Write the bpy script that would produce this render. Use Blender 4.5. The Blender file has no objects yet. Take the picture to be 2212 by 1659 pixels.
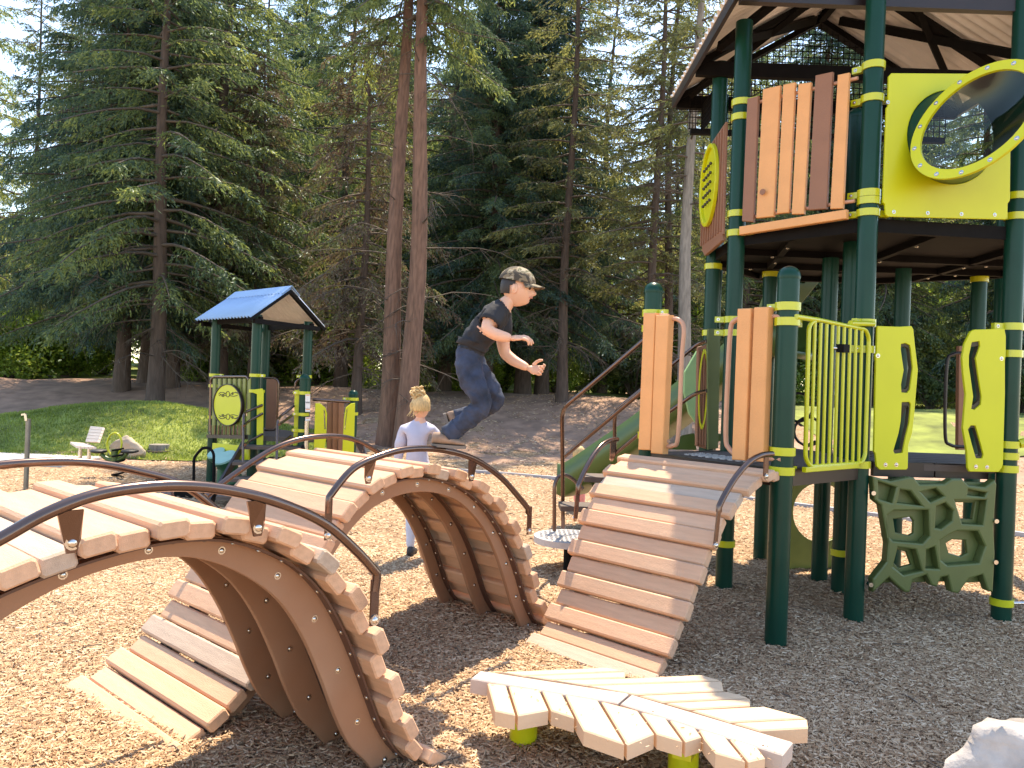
import bpy, bmesh, math, random
import numpy as np
from mathutils import Vector, Matrix
random.seed(7); rng = np.random.default_rng(7)
S = bpy.context.scene
COL = S.collection
# ------------------------------------------------------------------ camera, sky, sun, exposure
FPX, ROLL, EYE = 1700.0, 0.037, 1.5
cam_d = bpy.data.cameras.new('camera'); cam = bpy.data.objects.new('camera', cam_d); COL.objects.link(cam)
cam_d.sensor_width = 36.0; cam_d.lens = 36.0 * FPX / 2212.0
cam_d.clip_start = 0.05; cam_d.clip_end = 600
cam.matrix_world = Matrix.Translation((0, 0, EYE)) @ Matrix.Rotation(math.radians(90), 4, 'X') @ Matrix.Rotation(ROLL, 4, 'Z')
S.camera = cam
SUN_EL, SUN_AZ = math.radians(64), math.radians(16)
w = bpy.data.worlds.new("World"); S.world = w; w.use_nodes = True
nt = w.node_tree; bg = nt.nodes['Background']; sky = nt.nodes.new('ShaderNodeTexSky')
sky.sky_type = 'NISHITA'; sky.sun_disc = False; sky.sun_elevation = SUN_EL; sky.sun_rotation = SUN_AZ
sky.dust_density = 0.3; sky.air_density = 1.0; sky.ozone_density = 3.0
nt.links.new(sky.outputs[0], bg.inputs[0]); bg.inputs[1].default_value = 0.15
sd = bpy.data.lights.new('sun', 'SUN'); sd.energy = 2.75; sd.angle = math.radians(0.55); sd.color = (1, .94, .83)
sun = bpy.data.objects.new('sun', sd); COL.objects.link(sun)
sv = Vector((math.sin(SUN_AZ) * math.cos(SUN_EL), math.cos(SUN_AZ) * math.cos(SUN_EL), math.sin(SUN_EL)))
sun.rotation_euler = sv.to_track_quat('Z', 'Y').to_euler(); sun.location = sv * 60
S.view_settings.view_transform = 'Standard'; S.view_settings.look = 'None'
S.view_settings.gamma = 1; S.view_settings.use_curve_mapping = False
S.view_settings.exposure = 1.88
S.view_settings.use_white_balance = True; S.view_settings.white_balance_temperature = 7900
S.render.engine = 'CYCLES'
S.cycles.use_denoising = True
S.cycles.max_bounces = 8; S.cycles.transparent_max_bounces = 12; S.cycles.transmission_bounces = 6
S.cycles.diffuse_bounces = 4

# ------------------------------------------------------------------ measuring helpers
CR, SR = math.cos(ROLL), math.sin(ROLL)
def ray(x, y):
    u = (x - 1106) / FPX; v = -(y - 829.5) / FPX
    return u * CR - v * SR, u * SR + v * CR
def at(x, y, Y):
    a, b = ray(x, y); return Vector((a * Y, Y, EYE + b * Y))
def gr(x, y, z=0.0):
    a, b = ray(x, y); Y = (z - EYE) / b; return Vector((a * Y, Y, z))
class Plane:
    """vertical plane through two ground points, moved 'off' metres towards the viewer; 2-D frame (along, up)"""
    def __init__(s, P, Q, off=0.0):
        s.P = Vector((P[0], P[1], 0)); s.d = Vector((Q[0] - P[0], Q[1] - P[1], 0)).normalized()
        s.n = Vector((s.d.y, -s.d.x, 0))
        if s.n.dot(-s.P) < 0: s.n = -s.n
        s.P = s.P + s.n * off
        s.M = Matrix(((s.d.x, 0, s.n.x, s.P.x), (s.d.y, 0, s.n.y, s.P.y), (0, 1, 0, 0), (0, 0, 0, 1)))
    def uv(s, x, y):
        a, b = ray(x, y); r = Vector((a, 1, 0))
        Y = s.n.dot(s.P) / s.n.dot(r); p = r * Y
        return ((p - s.P).dot(s.d), EYE + b * Y)
    def loop(s, pts): return [s.uv(*p) for p in pts]
    def p3(s, x, y):
        u, v = s.uv(x, y); return s.P + s.d * u + Vector((0, 0, v))
def zoomer(ox, oy, k): return lambda pts: [(ox + k * x, oy + k * y) for x, y in pts]

# ------------------------------------------------------------------ materials
def mat(name, col, rough=.6, metal=0.0, var=0.15, scale=8.0, bump=0.0, bscale=60.0, coat=0.0, objvar=0.0, stretch=None, spec=.5, dust=0.0):
    m = bpy.data.materials.new(name); m.use_nodes = True; n = m.node_tree.nodes; l = m.node_tree.links
    b = n['Principled BSDF']; b.inputs['Roughness'].default_value = rough; b.inputs['Metallic'].default_value = metal
    b.inputs['Specular IOR Level'].default_value = spec
    if coat: b.inputs['Coat Weight'].default_value = coat; b.inputs['Coat Roughness'].default_value = .12
    tc = n.new('ShaderNodeTexCoord'); vec = tc.outputs['Object']
    if stretch:
        mp = n.new('ShaderNodeMapping'); mp.inputs['Scale'].default_value = stretch; l.new(vec, mp.inputs[0]); vec = mp.outputs[0]
    no = n.new('ShaderNodeTexNoise'); no.inputs['Scale'].default_value = scale; no.inputs['Detail'].default_value = 6; l.new(vec, no.inputs['Vector'])
    mr = n.new('ShaderNodeMapRange'); mr.inputs[1].default_value = .3; mr.inputs[2].default_value = .7
    mr.inputs[3].default_value = 1 - var; mr.inputs[4].default_value = 1 + var; l.new(no.outputs[0], mr.inputs[0])
    val = mr.outputs[0]
    if objvar:
        oi = n.new('ShaderNodeObjectInfo'); m2 = n.new('ShaderNodeMapRange'); m2.inputs[3].default_value = 1 - objvar; m2.inputs[4].default_value = 1 + objvar
        l.new(oi.outputs['Random'], m2.inputs[0]); mu = n.new('ShaderNodeMath'); mu.operation = 'MULTIPLY'
        l.new(val, mu.inputs[0]); l.new(m2.outputs[0], mu.inputs[1]); val = mu.outputs[0]
    vm = n.new('ShaderNodeVectorMath'); vm.operation = 'SCALE'; vm.inputs[0].default_value = col; l.new(val, vm.inputs['Scale'])
    out = vm.outputs[0]
    if dust:
        d = n.new('ShaderNodeTexNoise'); d.inputs['Scale'].default_value = 2.3; d.inputs['Detail'].default_value = 8; l.new(tc.outputs['Object'], d.inputs['Vector'])
        dr = n.new('ShaderNodeMapRange'); dr.inputs[1].default_value = .45; dr.inputs[2].default_value = .75; dr.inputs[4].default_value = dust; l.new(d.outputs[0], dr.inputs[0])
        mx = n.new('ShaderNodeMixRGB'); mx.inputs[2].default_value = (.50, .37, .27, 1); l.new(dr.outputs[0], mx.inputs[0]); l.new(out, mx.inputs[1]); out = mx.outputs[0]
        rr = n.new('ShaderNodeMapRange'); rr.inputs[3].default_value = rough; rr.inputs[4].default_value = min(1, rough + .35); l.new(d.outputs[0], rr.inputs[0]); l.new(rr.outputs[0], b.inputs['Roughness'])
    l.new(out, b.inputs['Base Color'])
    if bump:
        nb = n.new('ShaderNodeTexNoise'); nb.inputs['Scale'].default_value = bscale; nb.inputs['Detail'].default_value = 5; l.new(vec, nb.inputs['Vector'])
        bp = n.new('ShaderNodeBump'); bp.inputs['Strength'].default_value = bump; bp.inputs['Distance'].default_value = .01
        l.new(nb.outputs[0], bp.inputs['Height']); l.new(bp.outputs[0], b.inputs['Normal'])
    return m
M = {}
M['board'] = mat('tan_board', (.62, .36, .225), .62, var=.10, scale=5, bump=.3, bscale=40, objvar=.09, stretch=(1, 9, 9), dust=.5)
M['board_grey'] = mat('weathered_board', (.47, .35, .27), .65, var=.12, scale=5, bump=.3, bscale=40, objvar=.06, stretch=(1, 9, 9), dust=.35)
M['leafboard'] = mat('leaf_board', (.66, .45, .29), .6, var=.08, scale=4, bump=.2, bscale=50, dust=.3, objvar=.05)
M['spineboard'] = mat('spine_board', (.50, .41, .36), .6, var=.08, scale=4, bump=.2, bscale=50, dust=.3)
M['slat'] = mat('orange_slat', (.72, .33, .12), .55, var=.06, scale=6, bump=.2, bscale=90, objvar=.03)
M['slat_brown'] = mat('brown_slat', (.26, .115, .062), .6, var=.06, scale=6, bump=.2, bscale=90)
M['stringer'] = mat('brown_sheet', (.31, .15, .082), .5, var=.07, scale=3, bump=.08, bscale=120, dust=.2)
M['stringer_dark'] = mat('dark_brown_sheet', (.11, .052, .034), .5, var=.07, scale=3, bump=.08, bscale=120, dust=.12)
M['rail'] = mat('bronze_tube', (.15, .10, .085), .22, metal=.9, var=.08, scale=10)
M['rail_pink'] = mat('tan_tube', (.52, .27, .17), .35, var=.05)
M['green_post'] = mat('dark_green_post', (.003, .040, .026), .3, var=.1, scale=4, spec=.22)
M['lime'] = mat('lime_panel', (.55, .555, .012), .42, var=.04, scale=3, bump=.05, bscale=200)
M['lime_metal'] = mat('lime_metal', (.50, .51, .015), .3, var=.04, coat=.3)
M['green_plastic'] = mat('green_plastic', (.085, .115, .035), .42, var=.08, scale=4, bump=.08, bscale=150)
M['slide'] = mat('green_slide', (.060, .105, .022), .35, var=.06, scale=3)
M['slide_light'] = mat('pale_green_hood', (.25, .42, .19), .4, var=.05)
M['black'] = mat('black_steel', (.006, .005, .005), .75, var=.2, scale=12, spec=.15)
M['darkbrown'] = mat('dark_brown_steel', (.018, .009, .008), .4, var=.15, scale=8)
M['deck'] = mat('deck_coating', (.09, .065, .055), .7, var=.15, scale=10, bump=.2)
M['grille'] = mat('grey_step', (.42, .40, .40), .5, var=.1, scale=40)
M['roof_in'] = mat('cream_roof_sheet', (.90, .87, .85), .45, var=.05)
M['roof_blue'] = mat('blue_roof_sheet', (.27, .41, .60), .65, var=.06, scale=3)
M['steel'] = mat('bolt_steel', (.62, .58, .54), .25, metal=1.0, var=.05)
M['dark_hole'] = mat('slot_lining', (.03, .02, .02), .6)
M['drum'] = mat('drum_green', (.03, .13, .07), .35, var=.08)
M['drum_head'] = mat('drum_head', (.26, .48, .42), .35, var=.05)
M['olive'] = mat('olive_panel', (.17, .19, .03), .45, var=.1)
M['line'] = mat('engraved_line', (.05, .04, .02), .6)
M['white'] = mat('white_label', (.75, .72, .70), .5, var=.03)
M['greysteel'] = mat('grey_steel_post', (.20, .19, .17), .4, metal=.6)
M['orange'] = mat('orange_label', (.8, .25, .03), .5)
M['concrete'] = mat('concrete', (.46, .43, .41), .85, var=.08, scale=20, bump=.3, bscale=80)
M['kerb'] = mat('kerb_pale', (.33, .33, .36), .8, var=.08)
M['rubber'] = mat('black_rubber', (.02, .02, .02), .6)
M['wood_bench'] = mat('pale_bench_wood', (.62, .50, .42), .6, var=.06)
M['redbark'] = mat('bark_red', (.17, .092, .062), .9, var=.35, scale=9, bump=1.0, bscale=14, stretch=(2.2, 2.2, .35))
M['darkbark'] = mat('bark_dark', (.085, .058, .045), .9, var=.35, scale=9, bump=1.0, bscale=14, stretch=(2.2, 2.2, .35))
M['greybark'] = mat('bark_grey', (.22, .19, .16), .9, var=.3, scale=9, bump=.8, bscale=14, stretch=(2.2, 2.2, .5))
M['twig'] = mat('twig_wood', (.10, .075, .058), .9, var=.3, scale=5)
M['skin'] = mat('skin', (.72, .40, .27), .5, var=.04, scale=20)
M['skin'].node_tree.nodes['Principled BSDF'].inputs['Subsurface Weight'].default_value = .15
M['skin'].node_tree.nodes['Principled BSDF'].inputs['Subsurface Radius'].default_value = (.02, .008, .004)
M['tshirt'] = mat('black_tshirt', (.012, .011, .014), .75, var=.3, scale=14, bump=.4, bscale=22)
M['jeans'] = mat('blue_jeans', (.026, .036, .066), .85, var=.6, scale=11, bump=.8, bscale=24)
M['hair_dark'] = mat('dark_hair', (.018, .010, .007), .55, var=.3, scale=50, stretch=(1, 1, 6))
M['hair_blond'] = mat('blond_hair', (.58, .38, .17), .5, var=.3, scale=40, bump=.5, bscale=60, stretch=(3, 3, .6))
M['shoe'] = mat('tan_shoe', (.30, .19, .13), .7, var=.3, scale=25)
M['shoe_dark'] = mat('black_shoe', (.03, .028, .03), .6, var=.3, scale=25)
M['sole'] = mat('rubber_sole', (.16, .13, .11), .7)
M['sweater'] = mat('pale_lilac_sweater', (.46, .44, .54), .85, var=.06, scale=10, bump=.35, bscale=18)
M['leggings'] = mat('pale_blue_leggings', (.46, .52, .66), .8, var=.06, scale=10, bump=.25, bscale=25)
M['pink'] = mat('pink_trousers', (.75, .28, .26), .8)
M['navy'] = mat('navy_top', (.05, .04, .12), .8)
M['eye'] = mat('dark_eye', (.02, .012, .01), .3)
M['lip'] = mat('lip', (.50, .19, .14), .5)
def camo():
    m = bpy.data.materials.new('camouflage_cloth'); m.use_nodes = True; n = m.node_tree.nodes; l = m.node_tree.links
    tc = n.new('ShaderNodeTexCoord'); no = n.new('ShaderNodeTexNoise'); no.inputs['Scale'].default_value = 22; no.inputs['Detail'].default_value = 2; no.inputs['Distortion'].default_value = .8
    cr = n.new('ShaderNodeValToRGB'); cr.color_ramp.interpolation = 'CONSTANT'; e = cr.color_ramp.elements
    e[0].color = (.06, .045, .03, 1); e[1].position = .44; e[1].color = (.20, .145, .085, 1); k = e.new(.53); k.color = (.33, .27, .19, 1); k = e.new(.6); k.color = (.11, .10, .05, 1)
    l.new(tc.outputs['Object'], no.inputs['Vector']); l.new(no.outputs[0], cr.inputs[0]); l.new(cr.outputs[0], n['Principled BSDF'].inputs['Base Color']); n['Principled BSDF'].inputs['Roughness'].default_value = .85
    return m
M['camo'] = camo()
def foliage(name, c1, c2, c3, trans=.35):
    m = bpy.data.materials.new(name); m.use_nodes = True; n = m.node_tree.nodes; l = m.node_tree.links; n.clear()
    out = n.new('ShaderNodeOutputMaterial'); ge = n.new('ShaderNodeNewGeometry'); oi = n.new('ShaderNodeObjectInfo')
    ad = n.new('ShaderNodeMath'); ad.operation = 'MULTIPLY_ADD'; ad.inputs[1].default_value = .7; l.new(ge.outputs['Random Per Island'], ad.inputs[0])
    ml = n.new('ShaderNodeMath'); ml.operation = 'MULTIPLY'; ml.inputs[1].default_value = .3; l.new(oi.outputs['Random'], ml.inputs[0]); l.new(ml.outputs[0], ad.inputs[2])
    tc = n.new('ShaderNodeTexCoord'); no = n.new('ShaderNodeTexNoise'); no.inputs['Scale'].default_value = .9; no.inputs['Detail'].default_value = 3; l.new(tc.outputs['Object'], no.inputs['Vector'])
    a2 = n.new('ShaderNodeMath'); a2.operation = 'MULTIPLY_ADD'; a2.inputs[1].default_value = 2.4; a2.inputs[2].default_value = -1.15; l.new(no.outputs[0], a2.inputs[0])  # coarse noise puts sunlit yellow-green patches into the leaf colour
    a3 = n.new('ShaderNodeMath'); a3.operation = 'ADD'; l.new(ad.outputs[0], a3.inputs[0]); l.new(a2.outputs[0], a3.inputs[1])
    cr = n.new('ShaderNodeValToRGB'); e = cr.color_ramp.elements; e[0].position = .1; e[0].color = (*c1, 1); e[1].position = .95; e[1].color = (*c3, 1); k = e.new(.5); k.color = (*c2, 1)
    l.new(a3.outputs[0], cr.inputs[0])
    d = n.new('ShaderNodeBsdfDiffuse'); t = n.new('ShaderNodeBsdfTranslucent'); g = n.new('ShaderNodeBsdfGlossy'); g.inputs['Roughness'].default_value = .45
    l.new(cr.outputs[0], d.inputs[0]); 
    hs = n.new('ShaderNodeHueSaturation'); hs.inputs['Value'].default_value = 1.5; hs.inputs['Hue'].default_value = .485; l.new(cr.outputs[0], hs.inputs['Color']); l.new(hs.outputs[0], t.inputs[0])
    mx = n.new('ShaderNodeMixShader'); mx.inputs[0].default_value = trans; l.new(d.outputs[0], mx.inputs[1]); l.new(t.outputs[0], mx.inputs[2])
    m2 = n.new('ShaderNodeMixShader'); m2.inputs[0].default_value = .03; l.new(mx.outputs[0], m2.inputs[1]); l.new(g.outputs[0], m2.inputs[2]); g.inputs[0].default_value = (.8, .9, 1, 1)
    l.new(m2.outputs[0], out.inputs[0]); return m
M['needle_dark'] = foliage('needles_dark', (.034, .070, .060), (.060, .112, .072), (.135, .190, .070), .45)
M['needle_mid'] = foliage('needles_mid', (.050, .085, .045), (.105, .155, .050), (.230, .265, .070), .5)
M['needle_olive'] = foliage('needles_olive', (.085, .082, .045), (.130, .145, .050), (.240, .250, .080), .5)
M['leaf_bright'] = foliage('leaves_bright', (.09, .17, .02), (.15, .25, .03), (.24, .33, .05), .5)
M['dry'] = foliage('dry_needles', (.10, .068, .046), (.16, .11, .07), (.15, .17, .06), .3)

# ------------------------------------------------------------------ object helpers
WM = {}
def link(name, me, mw=None, parent=None, m=None, smooth=False):
    o = bpy.data.objects.new(name, me); COL.objects.link(o)
    mw = mw if mw is not None else Matrix.Identity(4)
    if parent is not None:
        o.parent = parent; o.matrix_parent_inverse = WM[parent.name].inverted()
    o.matrix_basis = mw; WM[o.name] = mw.copy()
    if me is not None and m is not None and not len(me.materials): me.materials.append(m)
    if smooth and me is not None:
        me.polygons.foreach_set('use_smooth', [True] * len(me.polygons))
    return o
def tag(o, label=None, cat=None, group=None, kind=None):
    if label: o['label'] = label
    if cat: o['category'] = cat
    if group: o['group'] = group
    if kind: o['kind'] = kind
    return o
def thing(name, loc, label, cat, group=None):
    return tag(link(name, None, Matrix.Translation(Vector(loc))), label, cat, group)
class MB:
    def __init__(s): s.v = []; s.f = []; s.sm = []
    def add(s, v, f, smooth=False):
        k = len(s.v); s.v += [tuple(p) for p in v]; s.f += [[i + k for i in q] for q in f]; s.sm += [smooth] * len(f); return s
    def box(s, c, sx, sy, sz, R=None):
        c = Vector(c); R = R or Matrix.Identity(3)
        vs = [c + R @ Vector((x * sx / 2, y * sy / 2, z * sz / 2)) for x in (-1, 1) for y in (-1, 1) for z in (-1, 1)]
        return s.add(vs, [(0, 1, 3, 2), (4, 6, 7, 5), (0, 4, 5, 1), (2, 3, 7, 6), (0, 2, 6, 4), (1, 5, 7, 3)])
    def bar(s, a, b, wd, th, up=(0, 0, 1)):
        a = Vector(a); b = Vector(b); d = (b - a); L = d.length; d.normalize(); u = Vector(up)
        sd = d.cross(u); 
        if sd.length < 1e-4: sd = Vector((1, 0, 0))
        sd.normalize(); u = sd.cross(d)
        R = Matrix((d, sd, u)).transposed()
        return s.box((a + b) / 2, L, wd, th, R)
    def tube(s, path, r, n=12, cap=True, flat=None):
        P = [Vector(p) for p in path]; rs = r if hasattr(r, '__len__') else [r] * len(P)
        t0 = (P[1] - P[0]).normalized(); u = t0.cross(Vector((0, 0, 1)))
        if u.length < .1: u = t0.cross(Vector((0, 1, 0)))
        u.normalize(); vs = []; pt = t0
        for i, p in enumerate(P):
            t = (P[min(i + 1, len(P) - 1)] - P[max(i - 1, 0)]).normalized()
            q = pt.rotation_difference(t); u = q @ u; u = (u - t * u.dot(t)).normalized(); pt = t; v2 = t.cross(u)
            for k in range(n):
                a = 2 * math.pi * k / n; vs.append(p + (u * math.cos(a) + v2 * math.sin(a)) * rs[i])
        fs = [(i * n + k, i * n + (k + 1) % n, (i + 1) * n + (k + 1) % n, (i + 1) * n + k) for i in range(len(P) - 1) for k in range(n)]
        s.add(vs, fs, True)
        if cap:
            s.add(vs[:n], [list(range(n))[::-1]]); s.add(vs[-n:], [list(range(n))])
        return s
    def cyl(s, a, b, r, n=16): return s.tube([a, b], r, n)
    def sphere(s, c, r, nu=12, nv=8, zmin=-1.0, R=None):
        r = r if hasattr(r, '__len__') else (r, r, r); c = Vector(c); vs = []
        for j in range(nv + 1):
            ph = -math.asin(-zmin) + (math.pi / 2 + math.asin(-zmin)) * j / nv if zmin > -1 else -math.pi / 2 + math.pi * j / nv
            for i in range(nu):
                th = 2 * math.pi * i / nu; p = Vector((r[0] * math.cos(ph) * math.cos(th), r[1] * math.cos(ph) * math.sin(th), r[2] * math.sin(ph)))
                vs.append(c + (R @ p if R else p))
        s.add(vs, [(j * nu + i, j * nu + (i + 1) % nu, (j + 1) * nu + (i + 1) % nu, (j + 1) * nu + i) for j in range(nv) for i in range(nu)], True); return s
    def mesh(s, name, m, recenter=True):
        me = bpy.data.meshes.new(name); c = Vector((0, 0, 0)); V = np.array(s.v)
        if recenter:
            cc = (V.min(0) + V.max(0)) / 2; V = V - cc; c = Vector(cc)
        me.from_pydata(V.tolist(), [], s.f); me.polygons.foreach_set('use_smooth', s.sm); me.update()
        for mm in (m if isinstance(m, (list, tuple)) else [m]): me.materials.append(mm)
        return me, c
    def build(s, name, m, parent=None, mw=None):
        me, c = s.mesh(name, m); W = (mw or Matrix.Identity(4)) @ Matrix.Translation(c)
        return link(name, me, W, parent)
def plate(name, loops, th, m, parent, plane=None, mw=None, bevel=.004, front=False):
    """flat sheet with real thickness; first loop is the outline, the rest are openings"""
    cu = bpy.data.curves.new(name, 'CURVE'); cu.dimensions = '2D'; cu.fill_mode = 'BOTH'; cu.extrude = max(th / 2 - bevel, .0005); cu.bevel_depth = bevel; cu.bevel_resolution = 1
    cu.offset = -bevel
    for lp in loops:
        sp = cu.splines.new('POLY'); sp.points.add(len(lp) - 1)
        for i, (x, y) in enumerate(lp): sp.points[i].co = (x, y, 0, 1)
        sp.use_cyclic_u = True
    tmp = bpy.data.objects.new('tmp', cu); me = bpy.data.meshes.new_from_object(tmp); bpy.data.objects.remove(tmp); me.name = name
    W = (mw if mw is not None else plane.M) @ Matrix.Translation((0, 0, th / 2 if front else 0))
    n = len(me.vertices); V = np.zeros(n * 3); me.vertices.foreach_get('co', V); V = V.reshape(-1, 3); c = (V.min(0) + V.max(0)) / 2
    me.vertices.foreach_set('co', (V - c).ravel()); me.update()
    me.polygons.foreach_set('use_smooth', [False] * len(me.polygons))
    me.materials.clear()
    return link(name, me, W @ Matrix.Translation(Vector(c)), parent, m)
def oval(cx, cy, rx, ry, n=36, rot=0):
    return [(cx + rx * math.cos(t) * math.cos(rot) - ry * math.sin(t) * math.sin(rot), cy + rx * math.cos(t) * math.sin(rot) + ry * math.sin(t) * math.cos(rot)) for t in [2 * math.pi * i / n for i in range(n)]]
def smooth_path(P, n=8, closed=False):
    P = [Vector(p) for p in P]; out = []; N = len(P)
    for i in range(N - 1):
        p0 = P[max(i - 1, 0)]; p1 = P[i]; p2 = P[i + 1]; p3 = P[min(i + 2, N - 1)]
        for k in range(n):
            t = k / n; out.append(.5 * ((2 * p1) + (p2 - p0) * t + (2 * p0 - 5 * p1 + 4 * p2 - p3) * t * t + (3 * p1 - p0 - 3 * p2 + p3) * t ** 3))
    out.append(P[-1]); return out
def round_corners(P, r=.06, n=6):
    P = [Vector(p) for p in P]; out = [P[0]]
    for i in range(1, len(P) - 1):
        a = (P[i - 1] - P[i]); b = (P[i + 1] - P[i]); ra = min(r, a.length * .45, b.length * .45)
        A = P[i] + a.normalized() * ra; B = P[i] + b.normalized() * ra
        for k in range(n + 1):
            t = k / n; out.append(A * (1 - t) ** 2 + P[i] * 2 * t * (1 - t) + B * t * t)
    out.append(P[-1]); return out
def bolt_mesh():
    b = MB(); b.sphere((0, 0, 0), (.0095, .0095, .006), 8, 3, zmin=-.01); b.tube([(0, 0, -.004), (0, 0, .001)], .013, 10)
    return b.mesh('bolt', M['steel'], False)[0]
BOLT = bolt_mesh()
def bolt(p, n, parent, s=1.0):
    q = Vector(n).to_track_quat('Z', 'Y').to_matrix().to_4x4()
    return link('bolt', BOLT, Matrix.Translation(Vector(p)) @ q @ Matrix.Scale(s, 4), parent)

# ------------------------------------------------------------------ terrain
def sstep(a, b, x): t = np.clip((x - a) / (b - a), 0, 1); return t * t * (3 - 2 * t)
def hsh(x, y): return np.sin(x * 1.3 + 2 * np.sin(y * .7)) * .5 + np.sin(y * 1.1 + 1.7 * np.sin(x * .9)) * .5
def terrain(x, y):
    x = np.asarray(x, float); y = np.asarray(y, float)
    q = y + .9 * hsh(x * .35, y * .2) + np.where(x > 1, (x - 1) * .25, 0)
    berm = 1.12 * sstep(15.6, 22.0, q) + .1 * sstep(15, 18, q) * hsh(x * .8, y * .8)
    mound = .80 * np.exp(-(((x + 7.6) / 3.6) ** 2 + ((y - 16.2) / 2.1) ** 2))
    right = .0 + .9 * sstep(24, 60, y)
    small = .020 * hsh(x * 2.1, y * 2.3) + .010 * hsh(x * 6, y * 5)
    heap = .03 * np.exp(-(((x - 1.2) / 1.2) ** 2 + ((y - 3.9) / .8) ** 2))
    return np.maximum(berm, mound * sstep(13.3, 14.7, y)) + right + small + heap
def grid(name, xs, ys, m, dz=0.0, mask=None, kind='structure'):
    X, Y = np.meshgrid(xs, ys); Z = terrain(X, Y) + dz; nx, ny = len(xs), len(ys)
    V = np.stack([X, Y, Z], -1).reshape(-1, 3); F = []
    for j in range(ny - 1):
        for i in range(nx - 1):
            if mask is None or mask((xs[i] + xs[i + 1]) / 2, (ys[j] + ys[j + 1]) / 2): F.append((j * nx + i, j * nx + i + 1, (j + 1) * nx + i + 1, (j + 1) * nx + i))
    me = bpy.data.meshes.new(name); me.from_pydata(V.tolist(), [], F); me.polygons.foreach_set('use_smooth', [True] * len(F))
    o = link(name, me, None, None, m); o['kind'] = kind; return o
def mulch_mat():
    m = bpy.data.materials.new('wood_mulch'); m.use_nodes = True; n = m.node_tree.nodes; l = m.node_tree.links; b = n['Principled BSDF']; b.inputs['Roughness'].default_value = .95; b.inputs['Specular IOR Level'].default_value = .2
    tc = n.new('ShaderNodeTexCoord')
    mp = n.new('ShaderNodeMapping'); mp.inputs['Rotation'].default_value = (0, 0, .7); mp.inputs['Scale'].default_value = (1, 2.2, 1); l.new(tc.outputs['Object'], mp.inputs[0])
    v = n.new('ShaderNodeTexVoronoi'); v.inputs['Scale'].default_value = 26; v.inputs['Randomness'].default_value = 1; l.new(mp.outputs[0], v.inputs['Vector'])
    no = n.new('ShaderNodeTexNoise'); no.inputs['Scale'].default_value = 1.1; no.inputs['Detail'].default_value = 7; l.new(tc.outputs['Object'], no.inputs['Vector'])
    sp = n.new('ShaderNodeSeparateColor'); l.new(v.outputs['Color'], sp.inputs[0])
    cr = n.new('ShaderNodeValToRGB'); e = cr.color_ramp.elements; e[0].color = (.24, .145, .085, 1); e[1].color = (.54, .38, .25, 1); k = e.new(.5); k.color = (.38, .245, .15, 1); l.new(sp.outputs[0], cr.inputs[0])
    mr = n.new('ShaderNodeMapRange'); mr.inputs[1].default_value = .3; mr.inputs[2].default_value = .7; mr.inputs[3].default_value = .72; mr.inputs[4].default_value = 1.2; l.new(no.outputs[0], mr.inputs[0])
    vm = n.new('ShaderNodeVectorMath'); vm.operation = 'SCALE'; l.new(cr.outputs[0], vm.inputs[0]); l.new(mr.outputs[0], vm.inputs['Scale']); l.new(vm.outputs[0], b.inputs['Base Color'])
    bp = n.new('ShaderNodeBump'); bp.inputs['Strength'].default_value = .8; bp.inputs['Distance'].default_value = .03; l.new(v.outputs['Distance'], bp.inputs['Height']); l.new(bp.outputs[0], b.inputs['Normal'])
    return m
M['mulch'] = mulch_mat()
def chip_mat():
    m = bpy.data.materials.new('mulch_chip'); m.use_nodes = True; n = m.node_tree.nodes; l = m.node_tree.links; b = n['Principled BSDF']; b.inputs['Roughness'].default_value = .8; b.inputs['Specular IOR Level'].default_value = .3
    g = n.new('ShaderNodeNewGeometry'); cr = n.new('ShaderNodeValToRGB'); e = cr.color_ramp.elements
    e[0].color = (.27, .155, .085, 1); e[1].color = (.70, .53, .37, 1); k = e.new(.28); k.color = (.39, .24, .14, 1); k = e.new(.7); k.color = (.53, .365, .225, 1)
    l.new(g.outputs['Random Per Island'], cr.inputs[0]); l.new(cr.outputs[0], b.inputs['Base Color']); return m
M['chip'] = chip_mat()
M['soil'] = mat('bare_soil', (.33, .20, .14), .95, var=.3, scale=2.5, bump=1.0, bscale=9)
M['grass_base'] = mat('turf', (.17, .20, .04), .95, var=.5, scale=1.6, bump=.8, bscale=60)
far_lawn = lambda x, y: (x > 6.5 and y > 15 + .1 * x)
near_mask = lambda x, y: y < 14.6 + .9 * math.sin(x * .4) * .6
lawn_mask = lambda x, y: ((x + 7.4) / 4.4) ** 2 + ((y - 15.5) / 2.55) ** 2 < 1 or (x < -5.4 and 13.25 < y < 15 and x > -30)
fine = np.concatenate([np.arange(-16, -4, .5), np.arange(-4, 6, .14), np.arange(6, 18, .5)])
grid('mulch_ground', fine, np.concatenate([np.arange(-4, 1.5, .5), np.arange(1.5, 9, .14), np.arange(9, 19, .35)]), M['mulch'])
grid('berm_ground', np.arange(-45, 46, .5), np.arange(14, 34, .4), M['soil'], .006, lambda x, y: y > 16.2 + math.sin(x * .8) * .4 - (max(0, x - 1) * .25) and not far_lawn(x, y))
grid('forest_floor', np.concatenate([np.arange(-180, -45, 6), np.arange(-45, 45, 2), np.arange(45, 181, 6)]), np.concatenate([np.arange(-40, 33, 3), np.arange(33, 70, 2), np.arange(70, 300, 12)]), M['soil'], -.05)
grid('far_lawn', np.arange(6, 60, 1.0), np.arange(14, 60, 1.0), M['grass_base'], .02, far_lawn)
grid('back_lawn', np.arange(-40, 6, 1.0), np.arange(26, 60, 1.0), M['grass_base'], .02, lambda x, y: y > 27 + math.sin(x * .5))
grid('grass_mound', np.arange(-13, -2.5, .2), np.arange(12.6, 18.6, .15), M['grass_base'], .03, lawn_mask)
grid('side_lawn', np.arange(-40, -12, .5), np.arange(13.2, 17, .3), M['grass_base'], .03)
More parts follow.
